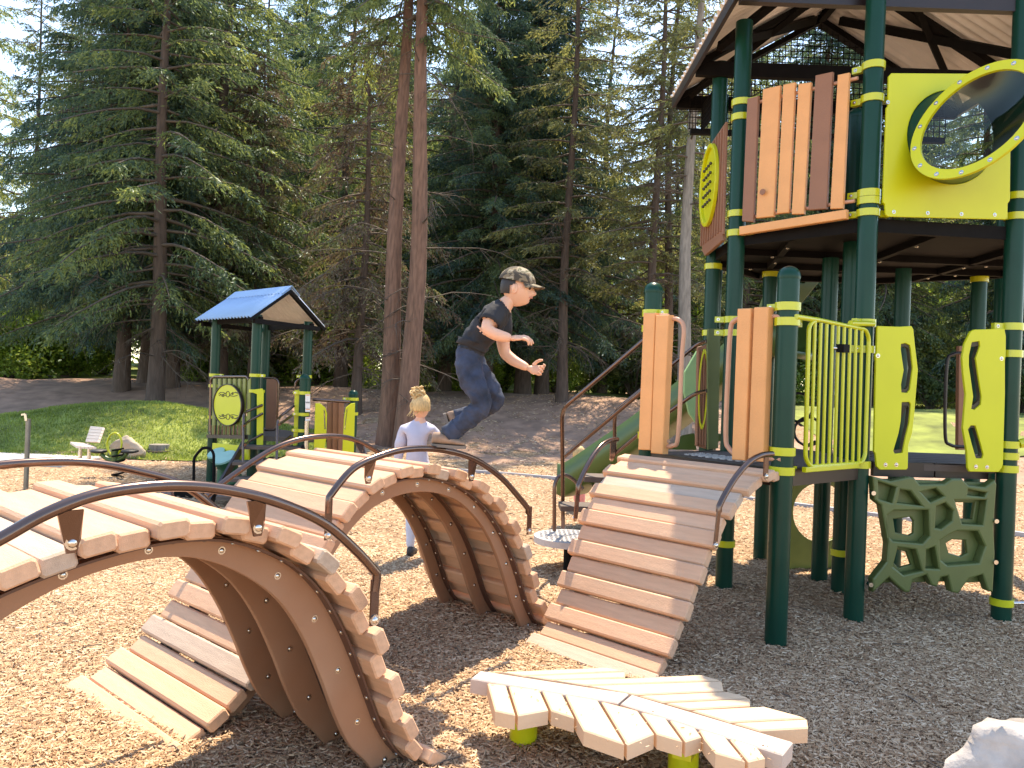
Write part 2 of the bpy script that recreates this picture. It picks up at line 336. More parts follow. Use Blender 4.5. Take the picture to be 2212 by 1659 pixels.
# concrete path
b = MB(); b.box((-12.2, 12.45, .02), 11.0, 1.3, .06); o = b.build('concrete_path', M['concrete']); o['kind'] = 'structure'
# kerb of the mulch bed
kp = smooth_path([(-1.6, 13.4, .03), (.35, 12.7, .03), (2.2, 11.8, .03), (4.0, 10.4, .03), (5.6, 8.95, .03), (7.2, 7.6, .03)], 6)
b = MB()
for i in range(len(kp) - 1): b.bar(kp[i], kp[i + 1] + (kp[i + 1] - kp[i]) * .02, .07, .05)
tag(b.build('mulch_kerb', M['kerb']), kind='structure')

# loose chips, one countless mass
def chips():
    n1, n2, n3 = 225000, 60000, 40000
    Y = np.concatenate([2.2 + 4.6 * rng.random(n1) ** 1.0, 6.5 + 6.5 * rng.random(n2), 13 + 9.5 * rng.random(n3)]); X = (rng.random(len(Y)) * 1.5 - .75) * (Y + .4)
    keep = ~((X < -6.4) & (Y > 11.5)) & ~((((X + 7.4) / 4.5) ** 2 + ((Y - 15.5) / 2.6) ** 2 < 1)) & ~((X > 6.5) & (Y > 15 + .1 * X)) & ~((Y > 13) & (rng.random(len(Y)) < .35)); X = X[keep]; Y = Y[keep]; N = len(X)
    L = rng.uniform(.012, .040, N) * (1 + .35 * (Y > 6.5) + 1.2 * (Y > 13)); W = rng.uniform(.003, .0068, N) * (1 + .6 * (Y > 6.5) + 1.0 * (Y > 13)); a = rng.uniform(0, 2 * np.pi, N) ; tl = rng.normal(0, .22, N)
    big = rng.random(N) < .012; L[big] *= 2.0; W[big] *= 1.3
    dx = np.cos(a) * np.cos(tl); dy = np.sin(a) * np.cos(tl); dz = np.sin(tl); px = -np.sin(a); py = np.cos(a); Z = terrain(X, Y) + rng.uniform(.002, .016, N)
    bow = rng.uniform(.15, .35, N) * W * 2
    C = np.stack([X, Y, Z], -1); D = np.stack([dx, dy, dz], -1) * (L / 2)[:, None]; P = np.stack([px, py, rng.normal(0, .35, N)], -1) * (W / 2)[:, None]; U = np.zeros((N, 3)); U[:, 2] = bow + .002
    V = np.stack([C - D * .75 - P, C - D, C - D * .8 + P, C + D * .8 - P, C + D, C + D * .75 + P], 1)
    V[:, 1] += U; V[:, 4] += U
    V = V.reshape(-1, 3); base = (np.arange(N) * 6)[:, None]
    F = np.concatenate([base + np.array([0, 3, 4, 1]), base + np.array([1, 4, 5, 2])], 1).reshape(-1, 4)
    me = bpy.data.meshes.new('mulch_chips'); me.vertices.add(len(V)); me.vertices.foreach_set('co', V.ravel())
    me.loops.add(F.size); me.loops.foreach_set('vertex_index', F.ravel()); me.polygons.add(len(F)); me.polygons.foreach_set('loop_start', np.arange(len(F)) * 4); me.polygons.foreach_set('loop_total', np.full(len(F), 4)); me.update(calc_edges=True)
    o = link('mulch_chips', me, None, None, M['chip']); o['kind'] = 'stuff'; o['label'] = 'loose pale wood chips covering the play area'; o['category'] = 'wood chips'
chips()
def grass():
    N = 60000; X = rng.uniform(-13, -2.8, N); Y = rng.uniform(12.9, 18, N)
    k = np.array([lawn_mask(a, b_) for a, b_ in zip(X, Y)]); X = X[k]; Y = Y[k]; N = len(X); Z = terrain(X, Y) + .02
    h = rng.uniform(.03, .075, N); wd = .012; a = rng.uniform(0, np.pi, N); B = np.stack([X, Y, Z], -1)
    dx = np.stack([np.cos(a) * wd, np.sin(a) * wd, np.zeros(N)], -1); tip = np.stack([rng.normal(0, .02, N), rng.normal(0, .02, N), h], -1)
    V = np.stack([B - dx, B + dx, B + tip], 1).reshape(-1, 3); F = np.arange(N * 3).reshape(-1, 3)
    me = bpy.data.meshes.new('short_grass'); me.vertices.add(len(V)); me.vertices.foreach_set('co', V.ravel()); me.loops.add(F.size); me.loops.foreach_set('vertex_index', F.ravel()); me.polygons.add(len(F)); me.polygons.foreach_set('loop_start', np.arange(len(F)) * 3); me.polygons.foreach_set('loop_total', np.full(len(F), 3)); me.update(calc_edges=True)
    o = link('short_grass', me, None, None, foliage('grass_blades', (.10, .15, .02), (.18, .24, .04), (.27, .33, .07), .4)); o['kind'] = 'stuff'; o['label'] = 'short mown grass on the mound behind the bench'; o['category'] = 'grass'
grass()

# ------------------------------------------------------------------ trees
def np_mesh(name, V, F, m):
    me = bpy.data.meshes.new(name); k = F.shape[1]
    me.vertices.add(len(V)); me.vertices.foreach_set('co', np.ascontiguousarray(V, dtype=np.float64).ravel())
    me.loops.add(F.size); me.loops.foreach_set('vertex_index', np.ascontiguousarray(F, dtype=np.int32).ravel())
    me.polygons.add(len(F)); me.polygons.foreach_set('loop_start', np.arange(len(F)) * k); me.polygons.foreach_set('loop_total', np.full(len(F), k)); me.update(calc_edges=True)
    me.materials.append(m); return me
def conifer(seed, H, R, z0, nb, rt, crown_mat, bark, droop=.5, dens=1.0, dead=14, bare_to=0.0, hang=.6, lowpow=.75, start0=.16):
    """prototype: (trunk mesh, limbs mesh, crown mesh); branch sprays carried by drooping limbs"""
    r = np.random.default_rng(seed)
    tm = MB(); n = 16; path = []; rr = []
    for i in range(n + 1):
        z = H * (i / n) ** 1.3; path.append((.10 * math.sin(z * .5 + seed) * min(1, z / 4), .10 * math.cos(z * .37 + seed) * min(1, z / 4), z - .35 if i == 0 else z)); rr.append(rt * (1 - .88 * z / H) * (1.0 + .42 * math.exp(-z * 2.2)))
    tm.tube(path, rr, 14)
    trunk = tm.mesh('trunk', bark, False)[0]
    lm = MB(); Vs = []; 
    tz = np.array([p[2] for p in path]); tx = np.array([p[0] for p in path]); ty = np.array([p[1] for p in path])
    golden = 2.399963
    for b in range(nb):
        f = (b + r.random()) / nb; z = z0 + (H - z0) * f ** 1.05; az = b * golden + r.normal(0, .3)
        L = R * (1 - (z - z0 * .5) / (H + .3)) ** lowpow * r.uniform(.72, 1.15); L = max(L, .35)
        if z < z0 + 1.2: L *= r.uniform(.6, 1)
        up = r.uniform(-.05, .30) * (.4 + f); dr = droop * r.uniform(.7, 1.25) * (1 - .6 * f)
        ns = max(5, int(L / .27)); s = np.linspace(0, 1, ns + 1); side = r.normal(0, .12)
        rad = s * L; hx = np.cos(az + side * s * s); hy = np.sin(az + side * s * s)
        P = np.stack([np.interp(z, tz, tx) + hx * rad, np.interp(z, tz, ty) + hy * rad, z + L * (up * s - dr * s ** 1.8 + .12 * dr * s ** 4)], -1)
        lm.tube([Vector(p) for p in P[::2]] if len(P) > 6 else [Vector(p) for p in P], [max(.005, (.011 + .012 * L) * (1 - .85 * k)) for k in (s[::2] if len(P) > 6 else s)], 4, cap=False)
        Tn = np.gradient(P, axis=0); Tn /= np.linalg.norm(Tn, axis=1)[:, None]
        start = start0 if f > .25 else start0 + .1
        m_ = int(L * 22 * dens) + 6
        ss = start + (1 - start) * r.random(m_) ** 1.05
        B0 = np.stack([np.interp(ss, s, P[:, k]) for k in range(3)], -1); T0 = np.stack([np.interp(ss, s, Tn[:, k]) for k in range(3)], -1)
        sd = np.cross(T0, [0, 0, 1.0]); sd /= np.linalg.norm(sd, axis=1)[:, None]; sg = np.where(r.random(m_) < .5, -1, 1)
        tl = (.24 + .42 * (1 - ss) * min(1, L / 2.2)) * r.uniform(.55, 1.2, m_) * min(1.2, .55 + L / 3)
        fw = r.uniform(.35, 1.0, m_)
        d = sd * sg[:, None] * r.uniform(.45, 1.0, m_)[:, None] + T0 * fw[:, None]; d[:, 2] -= hang * r.uniform(.15, 1.1, m_); d /= np.linalg.norm(d, axis=1)[:, None]
        K = 8
        for k in range(K):
            q = (k + r.random(m_)) / K; bb = B0 + d * (tl * q)[:, None]; bb[:, 2] -= .10 * tl * q * q * hang * 2
            dd = d + r.normal(0, .38, (m_, 3)); dd[:, 2] -= .15 * hang; dd /= np.linalg.norm(dd, axis=1)[:, None]
            ln = r.uniform(.06, .14, m_)[:, None]; wd = r.uniform(.009, .018, m_)[:, None]
            nn = np.cross(dd, r.normal(0, 1, (m_, 3))); nn /= np.linalg.norm(nn, axis=1)[:, None]
            Vs.append(np.stack([bb, bb + dd * ln * .45 + nn * wd, bb + dd * ln, bb + dd * ln * .45 - nn * wd], 1))
    for k in range(dead):                                   # bare dead twigs on the lower trunk
        z = r.uniform(.9, max(z0 + 1.5, 3)); az = r.uniform(0, 6.28); L = r.uniform(.5, 2.1) * R / 3; p = Vector((np.interp(z, tz, tx), np.interp(z, tz, ty), z)); pp = [p]
        d = Vector((math.cos(az), math.sin(az), r.uniform(-.15, .25)))
        for j in range(5): d = (d + Vector(r.normal(0, .16, 3)) - Vector((0, 0, .07))).normalized(); pp.append(pp[-1] + d * L / 5)
        lm.tube(pp, [.016 * (1 - j / 6.5) for j in range(6)], 4, cap=False)
        for j in range(14):
            i = 1 + int(r.integers(0, 5)); q = pp[i]; e = (d + Vector(r.normal(0, .6, 3))).normalized(); e.z -= .25; lm.tube([q, q + e * .16 * r.uniform(.5, 2.2), q + e * .3 * r.uniform(.6, 2) + Vector((0, 0, -.05))], [.005, .0035, .002], 3, cap=False)
    limbs = lm.mesh('limbs', M['twig'], False)[0]
    V = np.concatenate(Vs).reshape(-1, 3); F = np.arange(len(V)).reshape(-1, 4)
    crown = np_mesh('crown', V, F, crown_mat)
    return trunk, limbs, crown
def bush(seed, R, H, m, n=9000, ls=.05):
    r = np.random.default_rng(seed); nc = 26; c = np.stack([r.normal(0, R * .42, nc), r.normal(0, R * .42, nc), r.uniform(.2, 1, nc) * H * .85], -1); cr_ = r.uniform(.25, .5, nc) * R
    k = r.integers(0, nc, n); d = r.normal(0, 1, (n, 3)); d /= np.linalg.norm(d, axis=1)[:, None]; P = c[k] + d * (cr_[k] * r.random(n) ** .4)[:, None]; P[:, 2] = np.abs(P[:, 2])
    a = r.normal(0, 1, (n, 3)); a /= np.linalg.norm(a, axis=1)[:, None]; b_ = np.cross(a, r.normal(0, 1, (n, 3))); b_ /= np.linalg.norm(b_, axis=1)[:, None]
    s_ = r.uniform(.6, 1.4, n)[:, None] * ls
    V = np.stack([P - a * s_, P + b_ * s_ * .55, P + a * s_, P - b_ * s_ * .55], 1).reshape(-1, 3)
    me = np_mesh('foliage', V, np.arange(len(V)).reshape(-1, 4), m)
    sb = MB()
    for i in range(nc):
        sb.tube([Vector((0, 0, -.1)), Vector((c[i][0] * .4, c[i][1] * .4, c[i][2] * .5)), Vector(c[i])], [.03, .02, .008], 4, cap=False)
    return sb.mesh('stems', M['twig'], False)[0], me
PROTO = {
    'spruce': conifer(1, 13.5, 4.1, 1.7, 215, .19, M['needle_dark'], M['darkbark'], .46, 2.1, 10, hang=1.0, start0=.06),
    'fir': conifer(2, 12.5, 3.3, 2.4, 115, .17, M['needle_mid'], M['darkbark'], .50, 1.25, 18, hang=.9),
    'tall': conifer(3, 17, 3.4, 9.3, 70, .225, M['needle_mid'], M['redbark'], .60, 1.8, 26, hang=1.0),
    'sparse': conifer(4, 13.5, 2.4, 3.0, 90, .13, M['needle_olive'], M['darkbark'], .35, 1.1, 26, hang=.6),
    'grey': conifer(5, 14.0, 2.0, 5.6, 55, .15, M['needle_olive'], M['greybark'], .35, 1.0, 12, hang=.6),
    'young': conifer(6, 6.5, 1.9, .5, 95, .08, M['needle_olive'], M['darkbark'], .35, 1.6, 6, hang=.6),
    'dry': conifer(8, 9.0, 2.6, 1.6, 80, .12, M['dry'], M['darkbark'], .55, 1.3, 30, hang=1.0),
}
BUSH = [bush(11, 1.6, 2.6, M['leaf_bright']), bush(12, 1.4, 1.7, M['leaf_bright']), bush(13, 1.5, 2.2, M['needle_mid'], 8000, .06)]
TREE_NAME = {'spruce': 'spruce_tree', 'fir': 'fir_tree', 'tall': 'pine_tree', 'sparse': 'slender_conifer', 'grey': 'grey_barked_tree', 'young': 'young_conifer', 'dry': 'dry_conifer'}
def tree(kind, x, y, label, s=1.0, rz=None, sz=None, group=None, lean=0.0):
    z = float(terrain(x, y)); rz = random.uniform(0, 6.28) if rz is None else rz
    sz = sz or s
    o = link(TREE_NAME[kind], None, Matrix.Translation((x, y, z)) @ Matrix.Rotation(lean, 4, 'Y') @ Matrix.Rotation(rz, 4, 'Z') @ Matrix.Diagonal((s, s, sz, 1)))
    tag(o, label, 'tree', group); t, l_, c = PROTO[kind]
    for nm, me in (('trunk', t), ('limbs', l_), ('crown', c)):
        ch = bpy.data.objects.new(nm, me); COL.objects.link(ch); ch.parent = o
        if nm == 'limbs': ch['kind'] = 'stuff'
    return o
def px(x, Y): return ray(x, 829)[0] * Y
tree('spruce', px(262, 20.6), 20.6, 'huge dark blue-green spruce filling the left of the picture behind the grass mound', .98, .3, 1.12)
tree('fir', px(335, 18.2), 18.2, 'dark-trunked fir rooted at the top edge of the grass mound', 1.12, 1.0)
tree('fir', px(372, 21.2), 21.2, 'second dark fir trunk just right of the tree on the grass mound', 1.0, 2.4)
tree('tall', px(842, 16.4), 16.4, 'left one of the two thick red-barked trunks behind the blond woman', .92, .9, lean=.01)
tree('tall', px(880, 16.0), 16.0, 'right one of the two thick red-barked trunks behind the blond woman', .95, 3.3, lean=.012)
tree('sparse', px(1405, 20), 20.0, 'left of the two thin dark trunks in front of the sky gap beside the tower', 1.05, .4)
tree('sparse', px(1437, 21.5), 21.5, 'right of the two thin dark trunks in front of the sky gap beside the tower', 1.05, 2.0)
tree('grey', px(1480, 17.5), 17.5, 'pale grey-barked trunk standing directly left of the tall tower', 1.1, 1.4)
mids = [('spruce', 318, 17.0, 'dark spruce standing close behind the fir on the grass mound'), ('fir', 470, 15.5, 'low-branched fir left of the blue roof with pale green tips'), ('spruce', 1130, 20.0, 'dark spruce whose top hangs over the crouching boy'), ('fir', 560, 22.5, 'needle-laden fir behind the small blue-roofed play house'), ('spruce', 640, 26, 'dark spruce between the blue-roofed play house and the red trunks'), ('fir', 735, 20.5, 'fir with low dead branches left of the red trunks'),
        ('fir', 960, 21, 'fir right behind the red-barked trunk pair'), ('spruce', 1050, 23.5, 'broad dark spruce directly behind the jumping boy'), ('fir', 1170, 20.5, 'fir with hanging branches to the right of the jumping boy'),
        ('sparse', 1300, 24.0, 'thin open conifer in front of the blue sky gap'), ('sparse', 1215, 21.0, 'thin conifer with grey twigs above the bare bank'),
        ('dry', 770, 19.0, 'half-dead brown-twigged conifer left of the red trunks'), ('fir', 1600, 22, 'fir seen between the posts on the left side of the tall tower'), ('spruce', 1760, 24, 'dark spruce behind the slats of the tall tower'),
        ('fir', 1900, 22, 'fir behind the middle post of the tall tower'), ('fir', 2110, 22.5, 'sunlit fir seen through the gap below the upper deck'), ('spruce', 2290, 20, 'dark spruce beyond the right edge of the tower'),
        ('sparse', 60, 25, 'thin pale-green conifer at the left edge of the picture'), ('fir', -150, 18.5, 'fir whose branches hang in at the left edge under the open sky'), ('sparse', 150, 31, 'slim light conifer behind the huge spruce'), ('young', 1330, 25, 'young yellow-green conifer at the top of the bare bank'),
        ('fir', 460, 26, 'fir between the mound trees and the blue-roofed play house'), ('dry', 545, 20.8, 'brown dead-twigged conifer above the blue roof'), ]
for k, x, Y, lab in mids:
    far = 5.5 if x not in (770, 1050, 545, 1215) else 0
    tree(k, px(x, Y + far), Y + far, lab, random.uniform(.95, 1.1) * (1.2 if far else 1))
# the wood further back: each tree its own, none told apart
wood = []
for Y, step, off in ((30, 150, 0), (40, 125, 40), (56, 60, 10)):
    for x in np.arange(-60 + off, 2330, step):
        xx = x + random.uniform(-25, 25)
        if 1225 < xx < 1395 and Y < 58: continue
        if 0 < xx < 130: continue
        if 1930 < xx < 2130 and Y < 52: continue
        wood.append((random.choice(['fir', 'spruce', 'fir', 'sparse', 'sparse']), xx, Y + random.uniform(-2.5, 2.5)))
def zone(x):
    for lim, t in ((140, 'at the far left of the wood'), (440, 'behind the huge blue-green spruce'), (760, 'above the blue-roofed play house'), (930, 'behind the red-barked trunks'), (1220, 'behind the crouching boy'), (1520, 'beside the sky gap'), (1900, 'behind the tower slats')):
        if x < lim: return t
    return 'behind the tower bubble panel'
for k, x, Y in wood:
    desc = {'fir': 'mid-green fir', 'spruce': 'dark spruce', 'sparse': 'thin conifer'}[k]
    tree(k, px(x, Y), Y, desc + (' deep in the wood ' if Y > 48 else ' in the second row ') + zone(x), random.uniform(.8, 1.0) * (.75 if (Y > 50 and 1180 < x < 1430) or x < 150 else 1.9 if Y > 48 else 1.45 if Y > 36 else 1), group='conifers further back in the wood')
ST, FO = bush(21, 1.6, 2.7, M['leaf_bright'], 15000, .045)
for i, (x, Y, s, dsc) in enumerate([(30, 42, 2.6, 'at the left edge of the picture'), (110, 36, 2.2, 'left of the huge spruce'), (180, 44, 2.8, 'glimpsed low through the huge spruce'), (430, 38, 3.0, 'between the huge spruce and the play house roof'), (540, 43, 3.3, 'above the play house roof'), (640, 38, 2.4, 'right of the play house roof'), (770, 44, 3.2, 'just left of the red-barked trunks'),
                           (965, 40, 3.0, 'right of the red-barked trunks'), (1080, 44, 3.1, 'behind the crouching boy'), (1190, 38, 2.6, 'right above the crouching boy'), (1300, 46, 2.0, 'low under the sky gap'), (1390, 40, 2.3, 'behind the two thin dark trunks'), (1560, 38, 3.0, 'behind the left posts of the tall tower'), (1700, 42, 3.4, 'behind the slats of the tall tower'), (2040, 44, 2.6, 'beyond the lawn seen between the lime plates'), (2180, 36, 2.6, 'at the right edge behind the tower')]):
    X = px(x, Y); o = link('broadleaf_tree', None, Matrix.Translation((X, Y, float(terrain(X, Y)) + .3)) @ Matrix.Rotation(i * 1.1, 4, 'Z') @ Matrix.Diagonal((s * .85, s * .85, s * 1.12, 1)))
    tag(o, 'sunlit yellow-green broadleaf tree ' + dsc, 'tree', 'sunlit broadleaf trees behind the conifers')
    for nm, me in (('trunk', ST), ('crown', FO)):
        ch = bpy.data.objects.new(nm, me); COL.objects.link(ch); ch.parent = o
for i, (x, Y, k, s) in enumerate([(20, 26, 0, 1.1), (85, 27, 1, 1.3), (150, 28, 0, .9), (225, 30, 2, 1.1), (420, 28, 1, 1.1), (520, 30, 0, 1), (600, 31, 1, 1.2), (680, 29, 0, 1.1), (760, 30, 1, 1.1), (560, 34, 0, 1.3), (720, 34, 0, 1.3),
                               (940, 30, 0, 1), (1010, 28, 1, .9), (1090, 31, 2, 1.2), (1200, 29, 1, 1), (1290, 31, 0, 1.2), (1370, 29, 2, 1), (1450, 30, 0, 1), (1580, 27, 2, 1.2), (1680, 28, 0, 1.2), (2010, 27, 2, 1.0), (2055, 33, 2, 1.5), (1960, 30, 0, 1.2), (2120, 30, 0, 1.1), (2200, 26, 2, 1.3)]):
    X = px(x, Y); o = link('leafy_bush', None, Matrix.Translation((X, Y, float(terrain(X, Y)))) @ Matrix.Rotation(i * 1.3, 4, 'Z') @ Matrix.Scale(s, 4))
    tag(o, ('tall' if s > 1.15 else 'low') + ' bright green bush ' + ('deep ' if Y > 30 else 'just beyond the bank, ') + zone(x), 'bush', 'sunlit bushes at the foot of the wood')
    st, fo = BUSH[k]
    for nm, me in (('stems', st), ('foliage', fo)):
        ch = bpy.data.objects.new(nm, me); COL.objects.link(ch); ch.parent = o

# ------------------------------------------------------------------ plank climbers
def plank_mesh(L, W, T, ch=.009, m=None, ec=.006):
    """local x along the plank, y across, z thickness; chamfered, top at z=0"""
    sec = [(-W / 2 + ch, 0), (W / 2 - ch, 0), (W / 2, -ch), (W / 2, -T + ch), (W / 2 - ch, -T), (-W / 2 + ch, -T), (-W / 2, -T + ch), (-W / 2, -ch)]
    V = []; 
    for x, k in ((-L / 2, ec), (-L / 2 + ec, 0), (L / 2 - ec, 0), (L / 2, ec)):
        for (y, z) in sec:
            V.append((x, y * (1 - 2 * k / W), (z + T / 2) * (1 - 2 * k / T) - T / 2))
    F = [(i * 8 + k, i * 8 + (k + 1) % 8, (i + 1) * 8 + (k + 1) % 8, (i + 1) * 8 + k) for i in range(3) for k in range(8)] + [tuple(range(7, -1, -1)), tuple(range(24, 32))]
    me = bpy.data.meshes.new('plank'); me.from_pydata(V, [], F); me.materials.append(m or M['board']); return me
def crv(pts, n=10):
    return smooth_path([(t, z, 0) for t, z in pts], n)
def resample(pts, step):
    out = [pts[0]]; acc = 0.0
    for i in range(1, len(pts)):
        a, b_ = pts[i - 1], pts[i]; seg = (b_ - a).length
        while acc + seg >= step:
            f = (step - acc) / seg; a = a + (b_ - a) * f; out.append(a.copy()); seg = (b_ - a).length; acc = 0
        acc += seg
    return out
PITCH = .1005
PM = {k: plank_mesh(L, .094, .054, m=M[mm]) for k, L, mm in (('long', 1.02, 'board'), ('short', .96, 'board'), ('greyl', 1.02, 'board_grey'), ('greys', .96, 'board_grey'))}
def climber(name, label, F0, a, p, prof, sprof, rails, greys=(), stringers=(-.35, 0, .35), shift=0.0, back_trim=lambda t: 0.0):
    """F0: ground point, a: travel direction, p: across direction (to the viewer), prof: plank-top line (t,z), sprof: (outer, inner) lines of the side sheets"""
    root = thing(name, (F0[0], F0[1], 0), label, 'climber', 'arched plank climbers')
    A = Vector((a[0], a[1], 0)).normalized(); P_ = Vector((p[0], p[1], 0)).normalized(); O = Vector((F0[0], F0[1], 0)); Zv = Vector((0, 0, 1))
    def W3(t, z, off): return O + A * t + P_ * off + Zv * z
    pts = resample(crv(prof), PITCH); planks = []
    for i in range(1, len(pts) - 1):
        tg = (pts[i + 1] - pts[i - 1]).normalized(); nr = Vector((-tg.y, tg.x, 0))
        low = i % 2; q = pts[i] - nr * (.020 if low else 0)
        trim = back_trim(q.x)
        T3 = A * tg.x + Zv * tg.y; N3 = A * nr.x + Zv * nr.y
        if N3.z < -.99: continue
        jig = random.uniform(-.008, .008)
        C = W3(q.x, q.y, jig + shift + trim / 2); X3 = T3.cross(N3).normalized()
        key = ('grey' + ('s' if low else 'l')) if i in greys else ('short' if low else 'long')
        R = Matrix((X3, T3, N3)).transposed().to_4x4() @ Matrix.Rotation(random.uniform(-.012, .012), 4, 'X')
        if C.z < -.07: continue
        o = link('plank', PM[key] if trim < .01 else plank_mesh((.96 if low else 1.02) - trim, .094, .054, m=M['board_grey' if i in greys else 'board']), Matrix.Translation(C) @ R, root)
    # side sheets: profile polygon cut from thick sheet
    out = [(v.x, v.y) for v in crv(sprof[0], 6)]; inn = [(v.x, v.y) for v in crv(sprof[1], 6)]
    poly = out + inn[::-1]
    for j, off in enumerate(stringers):
        Mx = Matrix(((A.x, 0, P_.x, O.x + P_.x * off), (A.y, 0, P_.y, O.y + P_.y * off), (0, 1, 0, 0), (0, 0, 0, 1)))
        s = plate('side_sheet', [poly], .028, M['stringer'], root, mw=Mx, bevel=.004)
        mid = resample([(Vector(((o_[0] + i_[0]) / 2, (o_[1] + i_[1]) / 2, 0))) for o_, i_ in zip(resamp_n(out, 60), resamp_n(inn, 60))], .235)
        for q in mid[1:]:
            for sgn in (1, -1):
                bolt(W3(q.x, q.y, off + sgn * .0145), P_ * sgn, s)
        # flange under the boards, with its row of screws
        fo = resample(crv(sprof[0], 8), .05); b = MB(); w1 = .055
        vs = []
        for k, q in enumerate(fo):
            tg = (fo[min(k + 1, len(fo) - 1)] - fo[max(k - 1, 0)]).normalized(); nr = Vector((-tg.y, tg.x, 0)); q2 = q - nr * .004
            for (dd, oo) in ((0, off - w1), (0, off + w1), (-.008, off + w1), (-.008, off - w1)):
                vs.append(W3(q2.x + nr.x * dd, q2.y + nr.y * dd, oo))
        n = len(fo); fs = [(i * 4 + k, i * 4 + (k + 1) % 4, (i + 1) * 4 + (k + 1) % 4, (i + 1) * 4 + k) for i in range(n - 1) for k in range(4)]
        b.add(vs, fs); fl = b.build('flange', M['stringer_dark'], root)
        if off > .1 or off < -.1:
            for k in range(2, len(fo) - 1, 2):
                tg = (fo[k + 1] - fo[k - 1]).normalized(); nr = Vector((-tg.y, tg.x, 0)); q2 = fo[k] - nr * .013
                if q2.y > .05: bolt(W3(q2.x, q2.y, off + .035), -(A * nr.x + Zv * nr.y), fl, .8)
    for (off, rp, tabs, ends) in rails:
        sg = 1 if off > 0 else -1
        path = smooth_path([W3(t, z, off) for t, z in rp], 8); hr = thing_part('handrail', root)
        path = [path[0] + (Zv * -.03)] + path if ends[0] else path
        b = MB(); b.tube(path, .0165, 14); tb = b.build('tube', M['rail'], hr)
        for (t, z, dt) in tabs:          # flat tabs that hold the tube to a board end
            top = W3(t, z, off); bot = W3(t + dt, z - .105, sg * .512)
            pw = A * .021
            b = MB(); b.add([top - pw * 1.5, top + pw * 1.5, bot + pw + Zv * .02, bot + Zv * -.012 + pw * .6, bot + Zv * -.012 - pw * .6, bot - pw + Zv * .02,
                             top - pw * 1.5 + P_ * sg * .008, top + pw * 1.5 + P_ * sg * .008, bot + pw + Zv * .02 + P_ * sg * .008, bot + Zv * -.012 + pw * .6 + P_ * sg * .008, bot + Zv * -.012 - pw * .6 + P_ * sg * .008, bot - pw + Zv * .02 + P_ * sg * .008],
                            [(0, 1, 2, 3, 4, 5), (11, 10, 9, 8, 7, 6), (0, 6, 7, 1), (1, 7, 8, 2), (2, 8, 9, 3), (3, 9, 10, 4), (4, 10, 11, 5), (5, 11, 6, 0)])
            tt = b.build('bracket', M['rail'], hr); bolt(bot + P_ * sg * .010 + Zv * .015, P_ * sg, hr, 1.5)
        for k, e in enumerate(ends):
            if not e: continue
            P0 = path[0] if k == 0 else path[-1]; b = MB(); q = W3(e[0], e[1], off)
            b.tube([P0, P0 + Vector((0, 0, -.02)), q + Zv * .1], .0165, 12)
            b.bar(q + Zv * .14, q - Zv * .02, .034, .008, P_); b.build('end_leg', M['rail'], hr); bolt(q + P_ * sg * .007, P_ * sg, hr, 1.5)
    return root
def thing_part(name, parent):
    return link(name, None, WM[parent.name].copy(), parent)
def resamp_n(pts, n):
    P = [Vector((x, y, 0)) for x, y in pts]; L = [0]
    for i in range(1, len(P)): L.append(L[-1] + (P[i] - P[i - 1]).length)
    out = []
    for k in range(n):
        d = L[-1] * k / (n - 1); i = max(1, min(len(P) - 1, next((j for j in range(1, len(P)) if L[j] >= d - 1e-9), len(P) - 1)))
        f = (d - L[i - 1]) / max(1e-9, L[i] - L[i - 1]); out.append(tuple((P[i - 1] + (P[i] - P[i - 1]) * f)[:2]))
    return out
ADIR, PDIR = (.663, .748), (.748, -.663)
profB = [(-.22, -.06), (-.10, -.01), (0, .035), (.11, .085), (.23, .165), (.34, .27), (.44, .40), (.54, .56), (.645, .745), (.78, .915), (.95, 1.025), (1.14, 1.075), (1.32, 1.07), (1.50, 1.03), (1.68, .955), (1.84, .847), (1.98, .70), (2.09, .553), (2.175, .376), (2.25, .21), (2.34, .09), (2.46, .02), (2.58, -.03)]
outB = [(.0, -.03), (.15, .04), (.30, .145), (.42, .27), (.53, .43), (.63, .60), (.73, .76), (.86, .895), (1.0, .965), (1.15, 1.0), (1.32, .995), (1.5, .955), (1.65, .885), (1.79, .785), (1.92, .645), (2.02, .50), (2.105, .34), (2.18, .18), (2.27, .05), (2.38, -.04)]
innB = [(.16, -.06), (.29, .02), (.41, .13), (.53, .27), (.64, .44), (.73, .60), (.84, .74), (.97, .845), (1.1, .895), (1.23, .915), (1.36, .91), (1.48, .885), (1.605, .835), (1.72, .75), (1.83, .64), (1.93, .49), (2.01, .33), (2.08, .18), (2.15, .06), (2.21, -.05)]
climber('arched_climber', 'far arched plank climber with the boy on top of it', (-1.6, 3.4), ADIR, PDIR, profB, (outB, innB),
        [(.55, [(.60, .97), (.72, 1.085), (.876, 1.14), (1.046, 1.165), (1.261, 1.155), (1.498, 1.10), (1.722, .988), (1.90, .85), (1.97, .79)], [(.82, 1.125, .02), (1.50, 1.09, .03)], ((.60, .80), (1.985, .66))),
         (-.55, [(.60, .84), (.771, .955), (1.024, 1.09), (1.273, 1.14), (1.544, 1.12), (1.805, 1.00), (1.96, .86)], [(.90, 1.03, .02), (1.60, 1.10, .02)], (None, (1.975, .68)))], greys=(6, 21, 30), back_trim=lambda t: 0, shift=-.035)
dA = -2.20
def sh(pr, d, k=1.0): return [(t * k + d, z) for t, z in pr]
